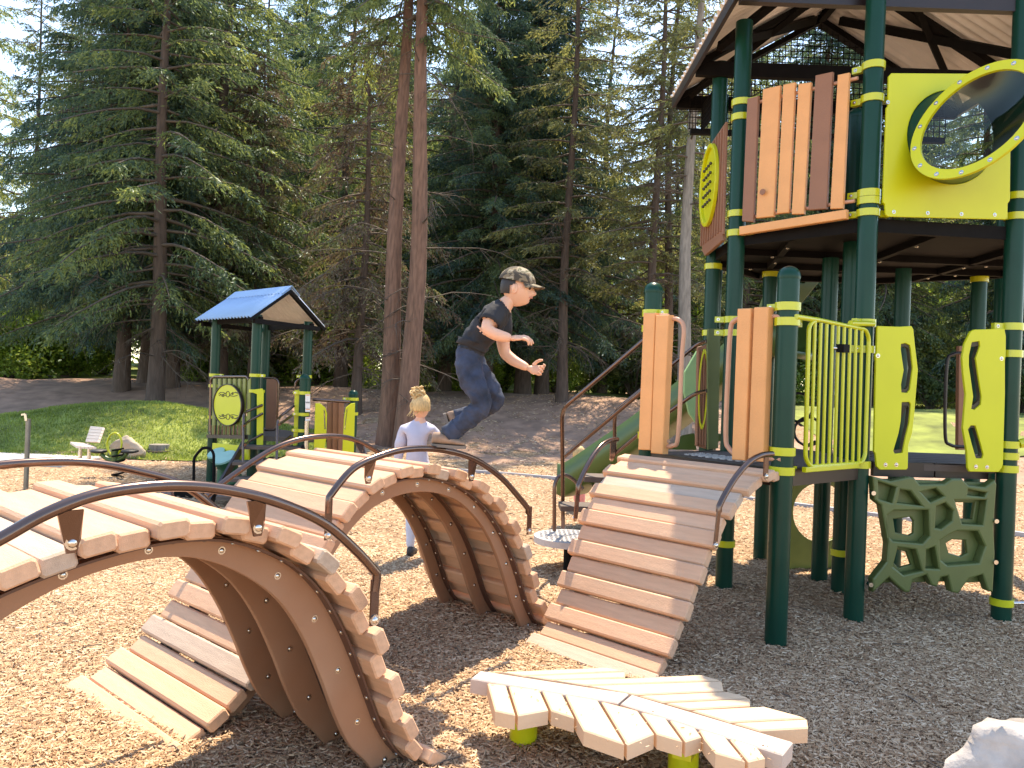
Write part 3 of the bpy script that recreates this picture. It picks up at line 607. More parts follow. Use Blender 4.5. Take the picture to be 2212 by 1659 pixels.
profA = [(-2.55, -.05), (-2.42, .02), (-2.28, .10), (-2.15, .22), (-2.03, .38), (-1.93, .55), (-1.83, .72), (-1.70, .87), (-1.52, .97), (-1.34, 1.03), (-1.17, 1.065), (-1.0, 1.08), (-.86, 1.075), (-.70, 1.04), (-.56, .975), (-.43, .88), (-.325, .76), (-.24, .62), (-.165, .46), (-.10, .32), (-.03, .18), (.06, .075), (.18, .01), (.30, -.04)]
outA = [(-2.3, -.03), (-2.16, .07), (-2.03, .20), (-1.93, .36), (-1.84, .53), (-1.74, .69), (-1.62, .81), (-1.45, .90), (-1.28, .955), (-1.1, .99), (-.95, 1.0), (-.80, .985), (-.66, .935), (-.53, .86), (-.42, .755), (-.33, .62), (-.255, .475), (-.19, .33), (-.12, .18), (-.03, .06), (.09, -.03)]
innA = [(-2.12, -.05), (-2.02, .04), (-1.93, .15), (-1.84, .30), (-1.75, .46), (-1.65, .61), (-1.53, .735), (-1.4, .83), (-1.25, .90), (-1.1, .935), (-.96, .94), (-.84, .915), (-.70, .845), (-.57, .74), (-.47, .60), (-.385, .43), (-.32, .28), (-.25, .15), (-.17, .06), (-.09, -.05)]
climber('arched_climber', 'nearest arched plank climber, cut off by the left edge', (-.655, 3.327), ADIR, PDIR, profA, (outA, innA),
        [(.55, [(-1.75, .90), (-1.60, 1.01), (-1.452, 1.085), (-1.354, 1.136), (-1.247, 1.171), (-1.13, 1.184), (-1.0, 1.18), (-.861, 1.155), (-.705, 1.107), (-.531, 1.024), (-.395, .915), (-.305, .825)], [(-1.30, 1.14, .02), (-.78, 1.12, .03)], (None, (-.31, .665))),
         (-.55, [(-1.6, 1.0), (-1.4, 1.09), (-1.2, 1.135), (-1.0, 1.145), (-.837, 1.132), (-.658, 1.089), (-.462, 1.015), (-.245, .84)], [(-.56, 1.05, .02)], (None, None))], greys=(17, 26), stringers=(-.26, .04, .35), back_trim=lambda t: .20 * min(1, max(0, (t + .9) / .4)))

# ramp up to the tower deck: boards measured one by one on their two edges
RZ = [1.062, 1.056, 1.048, 1.028, .985, .94, .875, .80, .715, .62, .52, .42, .32, .225, .14, .075, .03]
RL = [(1358, 975), (1318, 1000), (1316, 1008), (1279, 1030), (1275, 1046), (1250, 1073), (1242, 1091), (1225, 1125), (1225, 1139), (1209, 1174), (1209, 1203), (1196, 1232), (1196, 1269), (1178, 1298), (1171, 1334), (1150, 1356), (1136, 1383)]
RR = [(1679, 1004), (1661, 1021), (1621, 1043), (1601, 1054), (1582, 1079), (1562, 1101), (1546, 1134), (1519, 1170), (1511, 1192), (1497, 1225), (1484, 1258), (1473, 1294), (1460, 1334), (1444, 1367), (1429, 1403), (1407, 1433), (1385, 1458)]
ramp = thing('plank_ramp', (.9, 4.6, 0), 'curved plank ramp rising to the entry of the tall tower', 'ramp')
TOPC = Vector((1.19, 4.97, 0)); ra_ = Vector((.70, .714, 0))
cent = []; wid = []
for k in range(17):
    cx_, cy_ = (RL[k][0] + RR[k][0]) / 2, (RL[k][1] + RR[k][1]) / 2; a_, b_ = ray(cx_, cy_)
    t = (TOPC.x - a_ * TOPC.y) / (ra_.x - a_ * ra_.y); Y = TOPC.y - t * ra_.y; z = EYE + b_ * Y; cent.append((t, z))
print('RAMP centre line', [(round(a, 2), round(b, 2)) for a, b in cent])
rprof = [(1.22, -.05), (1.10, .02), (.98, .10), (.89, .20), (.80, .33), (.72, .47), (.64, .60), (.56, .73), (.47, .84), (.36, .93), (.24, 1.0), (.11, 1.045), (-.02, 1.062), (-.12, 1.065)]
def ramp_width(t): return 1.10 - .24 * min(1, max(0, t / .9))
rp_ = resample(crv(rprof[::-1]), PITCH * 1.02); AX = Vector((.70, .714, 0)); PX = Vector((.714, -.70, 0))
rmesh = {}
for i in range(1, len(rp_) - 1):
    q = rp_[i]; tg = (rp_[i + 1] - rp_[i - 1]).normalized(); nr = Vector((-tg.y, tg.x, 0)); nr = nr if nr.y > 0 else -nr
    low = i % 2; q2 = q - nr * (.020 if low else 0)
    T3 = -AX * tg.x + Vector((0, 0, tg.y)); N3 = -AX * nr.x + Vector((0, 0, nr.y))
    if N3.dot(Vector((0, 0, 1))) < 0: N3 = -N3
    X3 = T3.cross(N3).normalized(); L = ramp_width(q.x) - (.05 if low else 0); C = TOPC - AX * q2.x + Vector((0, 0, q2.y))
    gk = 'board_grey' if i in (5, 16) else 'board'
    link('plank', plank_mesh(L, .096, .054, m=M[gk]), Matrix.Translation(C) @ Matrix((X3, T3, N3)).transposed().to_4x4() @ Matrix.Rotation(random.uniform(-.012, .012), 4, 'X'), ramp)
ro = [(t, z - .085) for t, z in rprof[1:-1]]; ri = [(t + .05 if z < .8 else t + .02, z - .19) for t, z in rprof[1:-1]]
ri = [(t - .13 + .02 if z < .95 else t, z - .10) for t, z in rprof[1:-1]]
poly = [(v.x, v.y) for v in crv([(t - .055 if z < .9 else t, z - (.075 if z > .7 else .03)) for t, z in rprof[1:-1]], 5)] + [(v.x, v.y) for v in crv([(t - .17 if z < .75 else t - .08 if z < .95 else t, z - (.18 if z > .9 else .13 if z > .6 else .04)) for t, z in rprof[1:-1]], 5)][::-1]
for off in (-.33, 0, .33):
    B_ = TOPC + PX * off
    Mx = Matrix(((-AX.x, 0, PX.x, B_.x), (-AX.y, 0, PX.y, B_.y), (0, 1, 0, 0), (0, 0, 0, 1)))
    plate('side_sheet', [poly], .028, M['stringer'], ramp, mw=Mx)
def RW(t, z, off): return TOPC - AX * t + PX * off + Vector((0, 0, z))
for off, top0 in ((.57, 1.0), (-.57, 1.0)):
    hr = thing_part('handrail', ramp); sg = 1 if off > 0 else -1
    w_ = lambda t: sg * (ramp_width(t) / 2 + .015)
    path = smooth_path([RW(t, z, w_(t)) for t, z in [(.12, 1.155), (.22, 1.15), (.33, 1.115), (.44, 1.04), (.53, .95), (.58, .885)]], 8)
    b = MB(); b.tube(path + [path[-1] + Vector((0, 0, -.03))], .0165, 14); b.tube([path[0], path[0] + Vector((0, 0, -.0)) - (path[1] - path[0])], .0165, 14); b.build('tube', M['rail'], hr)
    q = RW(.60, .68, w_(.60)); b = MB(); b.bar(path[-1] + Vector((0, 0, -.02)), q, .034, .008, PX); b.build('end_leg', M['rail'], hr); bolt(q + PX * sg * .007, PX * sg, hr, 1.5)
    q = RW(.17, 1.03, w_(.17)); b = MB(); b.bar(RW(.17, 1.15, w_(.17)), q, .05, .008, PX); b.build('bracket', M['rail'], hr); bolt(q + PX * sg * .007, PX * sg, hr, 1.5)

# ------------------------------------------------------------------ leaf-shaped stepping platform
z3 = zoomer(950.4, 1296, .3906); ZL = .25
leaf = thing('leaf_platform', (.38, 3.0, 0), 'low leaf-shaped plank platform on lime feet in the foreground', 'stepping platform')
def slab(name, pts, th, m, parent, z=ZL, gap=.004, ch=.005):
    P = [gr(x, y, z) for x, y in z3(pts)]; c = sum(P, Vector()) / len(P)
    ar = sum(P[i].x * P[(i + 1) % len(P)].y - P[(i + 1) % len(P)].x * P[i].y for i in range(len(P)))
    if ar < 0: P = P[::-1]
    n = len(P)
    def inset(d):
        out = []
        for i in range(n):
            a = (P[i] - P[i - 1]).normalized(); b_ = (P[(i + 1) % n] - P[i]).normalized(); na = Vector((-a.y, a.x, 0)); nb_ = Vector((-b_.y, b_.x, 0)); bis = (na + nb_); k = d / max(.25, (1 + na.dot(nb_)))
            out.append(P[i] + bis * k)
        return out
    i1 = inset(gap); i2 = inset(gap + ch); dz = lambda L, q: [v + Vector((0, 0, q)) for v in L]
    b = MB(); V = dz(i2, 0) + dz(i1, -ch) + dz(i1, -th)
    b.add(V, [tuple(range(n)), tuple(range(3 * n - 1, 2 * n - 1, -1))] + [(k, n + k, n + (k + 1) % n, (k + 1) % n) for k in range(n)] + [(n + k, 2 * n + k, 2 * n + (k + 1) % n, n + (k + 1) % n) for k in range(n)])
    return b.build(name, m, parent)
for pts in ([(162, 434), (220, 388), (1052, 516), (987, 571), (255, 450)], [(1056, 519), (1960, 785), (1900, 860), (991, 572)]): slab('spine_board', pts, .062, M['spineboard'], leaf, ZL + .003)
for pts in ([(257, 455), (370, 470), (424, 638), (300, 612)], [(374, 471), (555, 497), (606, 608), (428, 640)], [(559, 498), (681, 518), (752, 656), (611, 610)], [(687, 520), (878, 553), (1030, 802), (790, 720), (757, 662)],
            [(885, 555), (1099, 611), (1191, 738), (1034, 803)], [(1105, 613), (1255, 653), (1351, 785), (1196, 740)], [(1262, 656), (1417, 706), (1453, 755), (1356, 785)], [(1425, 709), (1582, 753), (1699, 896), (1520, 845), (1458, 770)], [(1589, 756), (1755, 806), (1806, 872), (1704, 896)],
            [(320, 397), (600, 384), (920, 370), (1030, 392), (465, 420)], [(465, 422), (1028, 394), (1028, 428), (620, 442)], [(620, 444), (1100, 428), (1440, 411), (1560, 443), (810, 472)], [(811, 474), (1562, 446), (1574, 500), (1085, 523)], [(1090, 526), (1590, 504), (1719, 539), (1230, 565)],
            [(1236, 567), (1720, 542), (1720, 583), (1376, 605)], [(1381, 607), (1790, 586), (2036, 652), (1600, 675)], [(1610, 677), (2036, 655), (2042, 708), (1766, 723)]):
    slab('plank', pts, .058, M['leafboard'], leaf)
fr = MB(); za = ZL - .062
A1 = gr(*z3([(420, 470)])[0], za); A2 = gr(*z3([(1560, 720)])[0], za)
d_ = (A2 - A1).normalized()
fr.bar(A1 + Vector((0, 0, -.025)), A2 + Vector((0, 0, -.025)), .16, .045)
for f, l in ((.12, .42), (.5, .5), (.88, .42)):
    c = A1.lerp(A2, f); s_ = Vector((-d_.y, d_.x, 0)) * l / 2; fr.bar(c - s_ + Vector((0, 0, -.03)), c + s_ + Vector((0, 0, -.03)), .07, .05)
fr.build('support_frame', M['lime_metal'], leaf)
for f in (.10, .86):
    c = A1.lerp(A2, f) - Vector((-d_.y, d_.x, 0)) * .10
    b = MB(); b.tube([Vector((c.x, c.y, -.15)), Vector((c.x, c.y, za - .04))], .058, 20); b.build('leg', M['lime_metal'], leaf)
deb = MB()
for k in range(46):
    x = random.uniform(300, 1900); y = 450 + (x - 300) * .24 + random.uniform(-60, 190) * (1 - abs(x - 1000) / 1400)
    p = gr(*z3([(x, y)])[0], ZL + .004); a = random.uniform(0, 3.1); L = random.uniform(.004, .016); deb.bar(p, p + Vector((math.cos(a) * L, math.sin(a) * L, .001)), .003, .002)
tag(deb.build('wood_crumbs', M['chip'], leaf), kind='stuff')

# ------------------------------------------------------------------ tall play tower
tower = thing('play_tower', (2.6, 6.2, 0), 'tall dark green two-deck play tower with lime panels and a corrugated roof', 'play tower')
P1, P2, P3, P4, P0, PL = (1.625, 4.687), (2.351, 5.292), (3.413, 5.402), (1.668, 5.996), (1.690, 6.763), (.985, 5.62)
ZD = 1.06; ZU = 2.66
def post(xy, top, dome=False, r=.0635, parent=tower, m='green_post', base=-.1):
    b = MB(); x, y = xy; b.tube([(x, y, base), (x, y, top)], r, 24)
    if dome: b.sphere((x, y, top), (r * 1.06, r * 1.06, r * 1.0), 24, 8, zmin=-.25)
    return b.build('post', M[m], parent)
def clamp(xy, z, dirs=(), parent=tower, r=.0635, h=.048):
    b = MB(); x, y = xy; b.tube([(x, y, z - h / 2), (x, y, z + h / 2)], r + .011, 24)
    for d in dirs:
        d = Vector((d[0], d[1], 0)).normalized(); s_ = Vector((-d.y, d.x, 0)); c = Vector((x, y, z))
        for s2 in (-.0, ): b.bar(c + d * r, c + d * (r + .075), .034, h * .9)
    o = b.build('clamp', M['lime_metal'], parent)
    for d in dirs:
        d = Vector((d[0], d[1], 0)).normalized(); s_ = Vector((-d.y, d.x, 0)); c = Vector((x, y, z))
        if s_.dot(c) > 0: s_ = -s_
        bolt(c + d * (r + .05) + s_ * .018, s_, o, .9)
    return o
RT = 4.32
post(P1, 2.20, True); post(PL, 2.20, True)
for q in (P2, P3, P4, P0, (4.45, 7.2), (1.90, 7.5)): post(q, RT)
post((2.535, 5.957), 3.62, True)
for q in ((2.539, 6.364), (2.332, 7.215), (3.32, 6.75), (3.14, 7.3), (4.15, 7.05)): post(q, ZU - .05)
def zz(x, y, P): return at(x, y, P[1]).z
d_ = lambda A, B: (B[0] - A[0], B[1] - A[1])
for y in (2.02, 1.93): clamp(P1, y, [d_(P1, P2)] if y < 2 else [d_(P1, PL)])
for y in (1.16, 1.045): clamp(P1, y, [d_(P1, PL)] if y > 1.1 else [d_(P1, P2)])
for y in (2.04, 1.93, 1.17): clamp(PL, y, [d_(PL, P1)])
r5 = lambda x, y: (1641.6 + .5208 * x, 518.4 + .5208 * y)
for y, ds in ((345, [d_(P2, P1)]), (455, [d_(P2, P1)]), (930, [d_(P2, P1)]), (-160, [d_(P2, P3)])): clamp(P2, zz(*r5(430, y), P2), ds)
for y, ds in ((360, [d_(P3, P2)]), (472, [d_(P3, P2)]), (848, [(1, .3)]), (895, []), (948, [d_(P3, P2)]), (1500, [])): clamp(P3, zz(*r5(1030, y), P3), ds)
r6 = lambda x, y: (1434.2 + .3646 * x, .3646 * y)
for y, ds in ((395, [d_(P2, P4)]), (590, [d_(P2, P4), d_(P2, P3)]), (1150, [d_(P2, P4)]), (1265, [d_(P2, P4), d_(P2, P3)])): clamp(P2, zz(*r6(1220, y), P2), ds)
for y, ds in ((612, [d_(P4, P2)]), (700, [d_(P4, P0)]), (1270, [d_(P4, P2)]), (1385, [d_(P4, P2)])): clamp(P4, zz(*r6(430, y), P4), ds)
for y, ds in ((1165, [d_(P3, P2)]), (1285, [d_(P3, P2)])): clamp(P3, zz(*r6(2060, y), P3), ds)
clamp(P0, 2.57); clamp(P0, 2.0); clamp((2.332, 7.215), ZU - .07); clamp((4.15, 7.05), ZU - .07); clamp((2.535, 5.957), .32)
clamp(P4, 1.95, [(-1, .2)]); clamp(P4, 2.05, [(-1, .2)]); clamp(P4, .35)
# decks
def deck(name, pts, z, th, m):
    n = len(pts); b = MB(); V = [(x, y, z) for x, y in pts] + [(x, y, z - th) for x, y in pts]
    b.add(V, [tuple(range(n)), tuple(range(2 * n - 1, n - 1, -1))] + [(k, n + k, n + (k + 1) % n, (k + 1) % n) for k in range(n)]); return b.build(name, M[m], tower)
UP = [(1.70, 6.0), (2.36, 5.32), (3.42, 5.43), (4.2, 6.1), (4.35, 7.1), (3.5, 7.75), (2.4, 7.75), (1.72, 7.0)]
deck('upper_deck', UP, ZU + .05, .045, 'black')
for k in range(8):
    a, c = Vector((*UP[k], ZU)), Vector((*UP[(k + 1) % 8], ZU)); b = MB(); b.bar(a, c, .045, .09); b.build('deck_beam', M['black'], tower)
for (a, c) in (((2.0, 5.7), (2.4, 7.7)), ((2.9, 5.4), (3.0, 7.7)), ((3.7, 5.7), (3.8, 7.5)), ((1.7, 6.4), (4.25, 6.5)), ((1.72, 7.1), (4.3, 7.0))):
    b = MB(); b.bar((*a, ZU - .01), (*c, ZU - .01), .05, .07); o = b.build('deck_beam', M['black'], tower)
    for f in (.15, .5, .85): bolt(Vector((*a, ZU - .05)).lerp(Vector((*c, ZU - .05)), f), (0, 0, -1), o, 1.2)
lowp = [(PL[0] + .05, PL[1]), (P1[0], P1[1] + .05), (P2[0], P2[1]), (2.5, 6.3), (2.2, 7.0), (P4[0], P4[1] + .1)]
deck('lower_deck', lowp, ZD - .01, .05, 'deck')
b = MB(); b.bar((*P1, ZD - .06), (*P2, ZD - .06), .05, .10); b.bar((*PL, ZD - .06), (*P1, ZD - .06), .05, .10); b.bar((*PL, ZD - .06), (*P4, ZD - .06), .05, .10); b.build('deck_beam', M['darkbrown'], tower)
hole = MB()                                     # perforated pale step plate at the entry
for i in range(9):
    for j in range(5):
        c = Vector((PL[0], PL[1], ZD + .004)).lerp(Vector((P1[0], P1[1], ZD + .004)), .30 + i * .055) + Vector((.68, .70, 0)) * (.05 + j * .05); hole.box(c, .028, .02, .008, Matrix.Rotation(-.75, 3, 'Z'))
tag(hole.build('tread_studs', M['grille'], tower), kind='stuff')
# bridge boards seen behind the climbing wall
for k in range(7):
    y = 5.50 + k * .17; b = MB(); b.box((2.95 + .09 * k, y, ZD - .03), .95, .15, .045); b.build('deck_board', M['deck'], tower)
b = MB(); b.bar((2.50, 5.42, ZD - .05), (2.93, 5.45, ZD - .05), .04, .10); b.build('edge_board', M['darkbrown'], tower)
b = MB(); b.bar((2.94, 5.45, ZD - .05), (3.33, 5.49, ZD - .05), .04, .10); b.build('edge_board', M['darkbrown'], tower)
# slat barrier of the upper deck
pl = Plane(P4, P2, .085); Z6 = zoomer(1434.2, 0, .3646)
bar = thing_part('slat_barrier', tower)
for k, (pts, mm) in enumerate([([(500, 587), (565, 570), (535, 1318), (468, 1312)], 'slat_brown'), ([(592, 532), (695, 508), (655, 1285), (552, 1295)], 'slat'), ([(712, 505), (783, 490), (745, 1262), (675, 1268)], 'slat'),
                ([(802, 500), (877, 490), (835, 1270), (762, 1272)], 'slat'), ([(903, 450), (1005, 428), (968, 1240), (860, 1248)], 'slat_brown'), ([(1035, 447), (1103, 433), (1065, 1238), (990, 1240)], 'slat')]):
    s = plate('slat', [pl.loop(Z6(pts))], .035, M[mm], bar, pl, bevel=.006)
    if mm == 'slat_brown': s['label'] = 'brown slat among the orange ones'
plate('kick_board', [pl.loop(Z6([(455, 1345), (1088, 1243), (1088, 1298), (455, 1395)]))], .05, M['slat'], bar, pl, bevel=.006)
kn = Plane(P4, P2, .122); c = kn.p3(*Z6([(585, 1137)])[0]); b = MB(); b.tube([c, c + kn.n * .004], .022, 14); b.build('knot', M['slat_brown'], bar)
for (a, c) in (((500, 620), (1150, 462)), ((500, 1290), (1130, 1190))):
    pr = Plane(P4, P2, .065); b = MB(); b.tube([pr.p3(*Z6([a])[0]), pr.p3(*Z6([c])[0])], .013, 10); b.build('rail', M['rail_pink'], bar)
# big lime panel with the clear bubble window
pl = Plane(P2, P3, .075); bub = thing_part('bubble_panel', tower)
C6 = lambda x, y: pl.uv(*Z6([(x, y)])[0])
bc = C6(1700, 815); br = .315
outl = pl.loop(Z6([(1345, 436), (2052, 440), (2045, 1190), (2032, 1208), (2030, 1290), (2018, 1302), (1322, 1285), (1310, 1272), (1306, 1212), (1294, 1200), (1315, 640), (1325, 628), (1328, 455)]))
plate('panel', [outl, oval(bc[0], bc[1], br, br, 48)], .019, M['lime'], bub, pl)
for q in ((1327, 605), (1362, 1255), (1563, 1262), (1763, 1268), (1960, 1272)):
    bolt(Vector(Plane(P2, P3, .0855).p3(*Z6([q])[0])), pl.n, bub)
# tube with slanting mouth: base circle on the panel, ring plane turned up-left
ctr = at(2108, 262, 4.86); d1 = (Vector((.74, 0, .67))).normalized(); vw = (Vector((0, 0, EYE)) - ctr).normalized()
e1 = (d1 - vw * d1.dot(vw)).normalized(); e2 = vw.cross(e1).normalized()
th_ = math.radians(40); 
if e2.x > 0: e2 = -e2                                # e2 points up-left as seen
nrm = (vw * math.cos(th_) + e2 * math.sin(th_)).normalized(); minor = (e2 * math.cos(th_) - vw * math.sin(th_)).normalized()
NN = 56; RA, RB = .40, .34
ring = [ctr + e1 * RA * math.cos(2 * math.pi * i / NN) + minor * RB * math.sin(2 * math.pi * i / NN) for i in range(NN)]
B0 = pl.M @ Vector((bc[0], bc[1], 0))
base = []
for i in range(NN):
    v = ring[i] - ctr; x = v.dot(pl.d); z = v.z; L = math.hypot(x, z); base.append(B0 + (pl.d * x + Vector((0, 0, z))) / L * br)
tb = MB(); V = []
for k in range(6):
    f = k / 5; V += [base[i].lerp(ring[i], f) for i in range(NN)]
Vi = [p + (B0.lerp(ctr, (j // NN) / 5) - p).normalized() * .008 for j, p in enumerate(V)]
n6 = len(V); F = [(k * NN + i, k * NN + (i + 1) % NN, (k + 1) * NN + (i + 1) % NN, (k + 1) * NN + i) for k in range(5) for i in range(NN)]
tb.add(V + Vi, F + [tuple(n6 + q for q in f[::-1]) for f in F], True); tb.build('tube_sleeve', M['green_post'], bub)
rg = MB(); ins = [ctr + (p - ctr) * .855 for p in ring]; ou = [ctr + (p - ctr) * 1.02 for p in ring]; V = [p + nrm * .02 for p in ou] + [p + nrm * .02 for p in ins] + ins + ou
rg.add(V, [(k * NN + i, k * NN + (i + 1) % NN, ((k + 1) % 4) * NN + (i + 1) % NN, ((k + 1) % 4) * NN + i) for k in range(4) for i in range(NN)]); ro_ = rg.build('mouth_ring', M['lime'], bub)
for i in range(0, NN, 4): bolt(ctr + (ring[i] - ctr) * .95 + nrm * .021, nrm, ro_, 1.1)
gl = bpy.data.materials.new('clear_bubble'); gl.use_nodes = True; gb = gl.node_tree.nodes['Principled BSDF']
gl.blend_method = 'BLEND' if hasattr(gl, 'blend_method') else gl.blend_method
nt_ = gl.node_tree; nt_.nodes.clear(); o_ = nt_.nodes.new('ShaderNodeOutputMaterial'); t_ = nt_.nodes.new('ShaderNodeBsdfTransparent'); t_.inputs[0].default_value = (.82, .86, .80, 1); g_ = nt_.nodes.new('ShaderNodeBsdfGlossy'); g_.inputs['Roughness'].default_value = .06
fr_ = nt_.nodes.new('ShaderNodeFresnel'); fr_.inputs[0].default_value = 1.45; mx_ = nt_.nodes.new('ShaderNodeMixShader'); nt_.links.new(fr_.outputs[0], mx_.inputs[0]); nt_.links.new(t_.outputs[0], mx_.inputs[1]); nt_.links.new(g_.outputs[0], mx_.inputs[2]); nt_.links.new(mx_.outputs[0], o_.inputs[0])
dm = MB(); V = []
for k in range(5):
    f = k / 5; V += [ctr + (p - ctr) * (.855 * (1 - f)) - nrm * (.10 * math.sin(f * math.pi / 2)) for p in ring]
V.append(ctr - nrm * .10); dm.add(V, [(k * NN + i, k * NN + (i + 1) % NN, (k + 1) * NN + (i + 1) % NN, (k + 1) * NN + i) for k in range(4) for i in range(NN)] + [(4 * NN + i, 4 * NN + (i + 1) % NN, 5 * NN) for i in range(NN)], True)
dm.build('clear_bubble', gl, bub)
# ribbed brown panel with oval face on the left side
pl = Plane(P0, P4, .085)
sp = thing_part('bead_panel', tower)
plate('panel', [pl.loop(Z6([(373, 722), (255, 895), (232, 1478), (355, 1388)]))], .02, M['slat_brown'], sp, pl)
u0, _ = pl.uv(*Z6([(240, 1000)])[0]); u1, _ = pl.uv(*Z6([(368, 1000)])[0])
for k in range(9):
    f = (k + .5) / 9; u = u0 + (u1 - u0) * f; zt = pl.uv(*Z6([(250 + 118 * f, 895 - 170 * f)])[0])[1] - .03; zb = pl.uv(*Z6([(238 + 118 * f, 1470 - 85 * f)])[0])[1] + .03
    b = MB(); b.bar(pl.M @ Vector((u, zb, .014)), pl.M @ Vector((u, zt, .014)), .035, .012, pl.n); b.build('rib', M['slat_brown'], sp)
cu, cv = pl.uv(*Z6([(290, 1100)])[0]); eu = abs(pl.uv(*Z6([(340, 1100)])[0])[0] - cu); ev = abs(pl.uv(*Z6([(290, 870)])[0])[1] - cv)
plp = Plane(P0, P4, .105)
plate('oval_rim', [oval(cu, cv, eu, ev), oval(cu, cv, eu * .86, ev * .9)], .03, M['lime'], sp, plp, front=True)
plate('oval_face', [oval(cu, cv, eu * .86, ev * .9)], .008, M['lime'], sp, plp)
for k, dv in enumerate((.44, .22, 0, -.22, -.44)):
    for j in range(4):
        p = plp.M @ Vector((cu + (j - 1.5) * eu * .26, cv + dv * ev, .03)); b = MB(); b.sphere(p, .014, 8, 5); b.build('bead', M['line'], sp)
pb = Plane(P0, P4, .08); plate('kick_board', [pb.loop(Z6([(232, 1478), (355, 1388), (355, 1425), (250, 1515)]))], .03, M['slat_brown'], sp, pb)
# lower gate of lime bars
pl = Plane(P1, P2, .07); Z5 = zoomer(1641.6, 518.4, .5208); gate = thing_part('gate_panel', tower)
q = lambda x, y: pl.p3(*Z5([(x, y)])[0])
fr = round_corners([q(235, 330), q(203, 352), q(188, 905), q(208, 940), q(420, 925), q(436, 895), q(452, 405), q(438, 372), q(235, 330)], .05)
b = MB(); b.tube(fr, .0135, 10); b.build('gate_frame', M['lime_metal'], gate)
for k in range(9):
    f = (k + .6) / 9.3; xt = 214 + 226 * f; xb = 196 + 230 * f; b = MB(); b.tube([q(xb, 938 - 12 * f), q(xt, 338 + 38 * f)], .0105, 10); b.build('bar', M['lime_metal'], gate)
plate('foot_rail', [pl.loop(Z5([(183, 942), (403, 926), (403, 946), (183, 964)]))], .03, M['lime_metal'], gate, pl)
c = q(325, 450) + pl.n * .03; b = MB(); b.box(c, .075, .05, .05, Matrix.Rotation(.7, 3, 'Z')); b.build('latch', M['black'], gate); b = MB(); b.tube([c - Vector((.09, 0, 0)) * .8, c], .011, 8); b.build('latch_pin', M['steel'], gate)
b = MB(); b.tube([q(150, 318), q(240, 332)], .016, 10); b.tube([q(375, 345), q(470, 348)], .018, 10); b.build('gate_arm', M['lime_metal'], gate)
# two lime plates with slots above the climbing wall
pl = Plane(P2, P3, .075)
L1 = [(484, 357), (575, 360), (625, 357), (633, 370), (640, 440), (652, 540), (645, 620), (637, 720), (628, 800), (612, 850), (610, 945), (604, 952), (495, 952), (482, 940), (475, 885), (470, 878), (478, 500), (474, 480), (481, 465)]
H1 = [[(582, 432), (600, 428), (618, 437), (622, 455), (630, 530), (618, 620), (608, 634), (584, 632), (582, 600), (593, 540), (581, 455)], [(585, 673), (616, 672), (622, 682), (615, 760), (600, 820), (588, 882), (556, 886), (550, 874), (572, 800), (581, 750)]]
L2 = [(870, 380), (885, 372), (1010, 368), (1016, 400), (1015, 480), (1012, 500), (1012, 640), (1004, 930), (998, 945), (985, 962), (865, 960), (858, 945), (855, 880), (838, 780), (845, 700), (850, 640), (840, 560), (835, 490), (845, 430)]
H2 = [[(875, 425), (906, 420), (909, 440), (891, 490), (901, 560), (915, 650), (912, 682), (886, 704), (873, 700), (881, 650), (863, 520), (863, 480)], [(859, 785), (871, 769), (890, 770), (910, 840), (923, 890), (918, 905), (892, 905), (876, 850)]]
for L, H, bl in ((L1, H1, [(490, 480), (521, 932), (566, 932)]), (L2, H2, [(1002, 492), (896, 940), (942, 942)])):
    o = plate('side_plate', [pl.loop(Z5(L))] + [pl.loop(Z5(h)) for h in H], .022, M['lime'], tower, pl)
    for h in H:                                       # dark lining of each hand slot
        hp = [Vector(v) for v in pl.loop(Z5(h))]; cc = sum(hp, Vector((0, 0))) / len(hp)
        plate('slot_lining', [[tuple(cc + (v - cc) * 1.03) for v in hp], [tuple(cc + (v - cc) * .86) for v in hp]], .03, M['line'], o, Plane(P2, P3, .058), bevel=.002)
    for bq in bl: bolt(Plane(P2, P3, .087).p3(*Z5([bq])[0]), pl.n, o, 1.1)
# moulded climbing wall
Zc = zoomer(1797.1, 907.2, .2864); cw = thing_part('climbing_wall', tower); pf = Plane(P2, P3, .05); pk = Plane(P2, P3, .0)
OUT = [(288, 420), (420, 455), (560, 425), (600, 430), (640, 480), (820, 478), (880, 440), (960, 440), (1010, 490), (1130, 500), (1205, 445), (1218, 480), (1195, 800), (1205, 1000), (1190, 1290), (1150, 1280), (1110, 1160), (1010, 1190), (930, 1300), (880, 1290), (850, 1170), (800, 1180), (770, 1250), (730, 1240), (690, 1160), (590, 1200), (565, 1292), (530, 1290), (470, 1240), (410, 1180), (290, 1292), (288, 1190), (390, 1060), (400, 930), (350, 640), (300, 600)]
BW = [[(400, 715), (445, 680), (705, 675), (712, 870), (660, 925), (440, 905), (405, 870)], [(905, 602), (1140, 600), (1112, 785), (960, 775)], [(862, 860), (920, 832), (1075, 832), (1130, 945), (1085, 1070), (850, 1088), (800, 1050), (792, 905)],
      [(478, 955), (610, 972), (655, 1130), (520, 1160), (440, 1100)], [(495, 522), (570, 532), (652, 640), (472, 618)], [(652, 540), (760, 512), (818, 570), (722, 615)], [(765, 648), (832, 620), (890, 680), (880, 755), (800, 815), (757, 806)], [(690, 975), (752, 950), (782, 1115), (686, 1110)], [(330, 462), (462, 505), (432, 620), (335, 590)], [(1005, 520), (1140, 545), (1125, 575), (1000, 560)]]
BH = [[(455, 745), (585, 730), (608, 760), (605, 850), (575, 868), (470, 845)], [(925, 620), (1068, 622), (1050, 745), (945, 742)], [(852, 925), (900, 898), (1000, 905), (1012, 1000), (960, 1026), (872, 1000)], [(480, 975), (555, 990), (588, 1085), (492, 1112), (455, 1070)]]
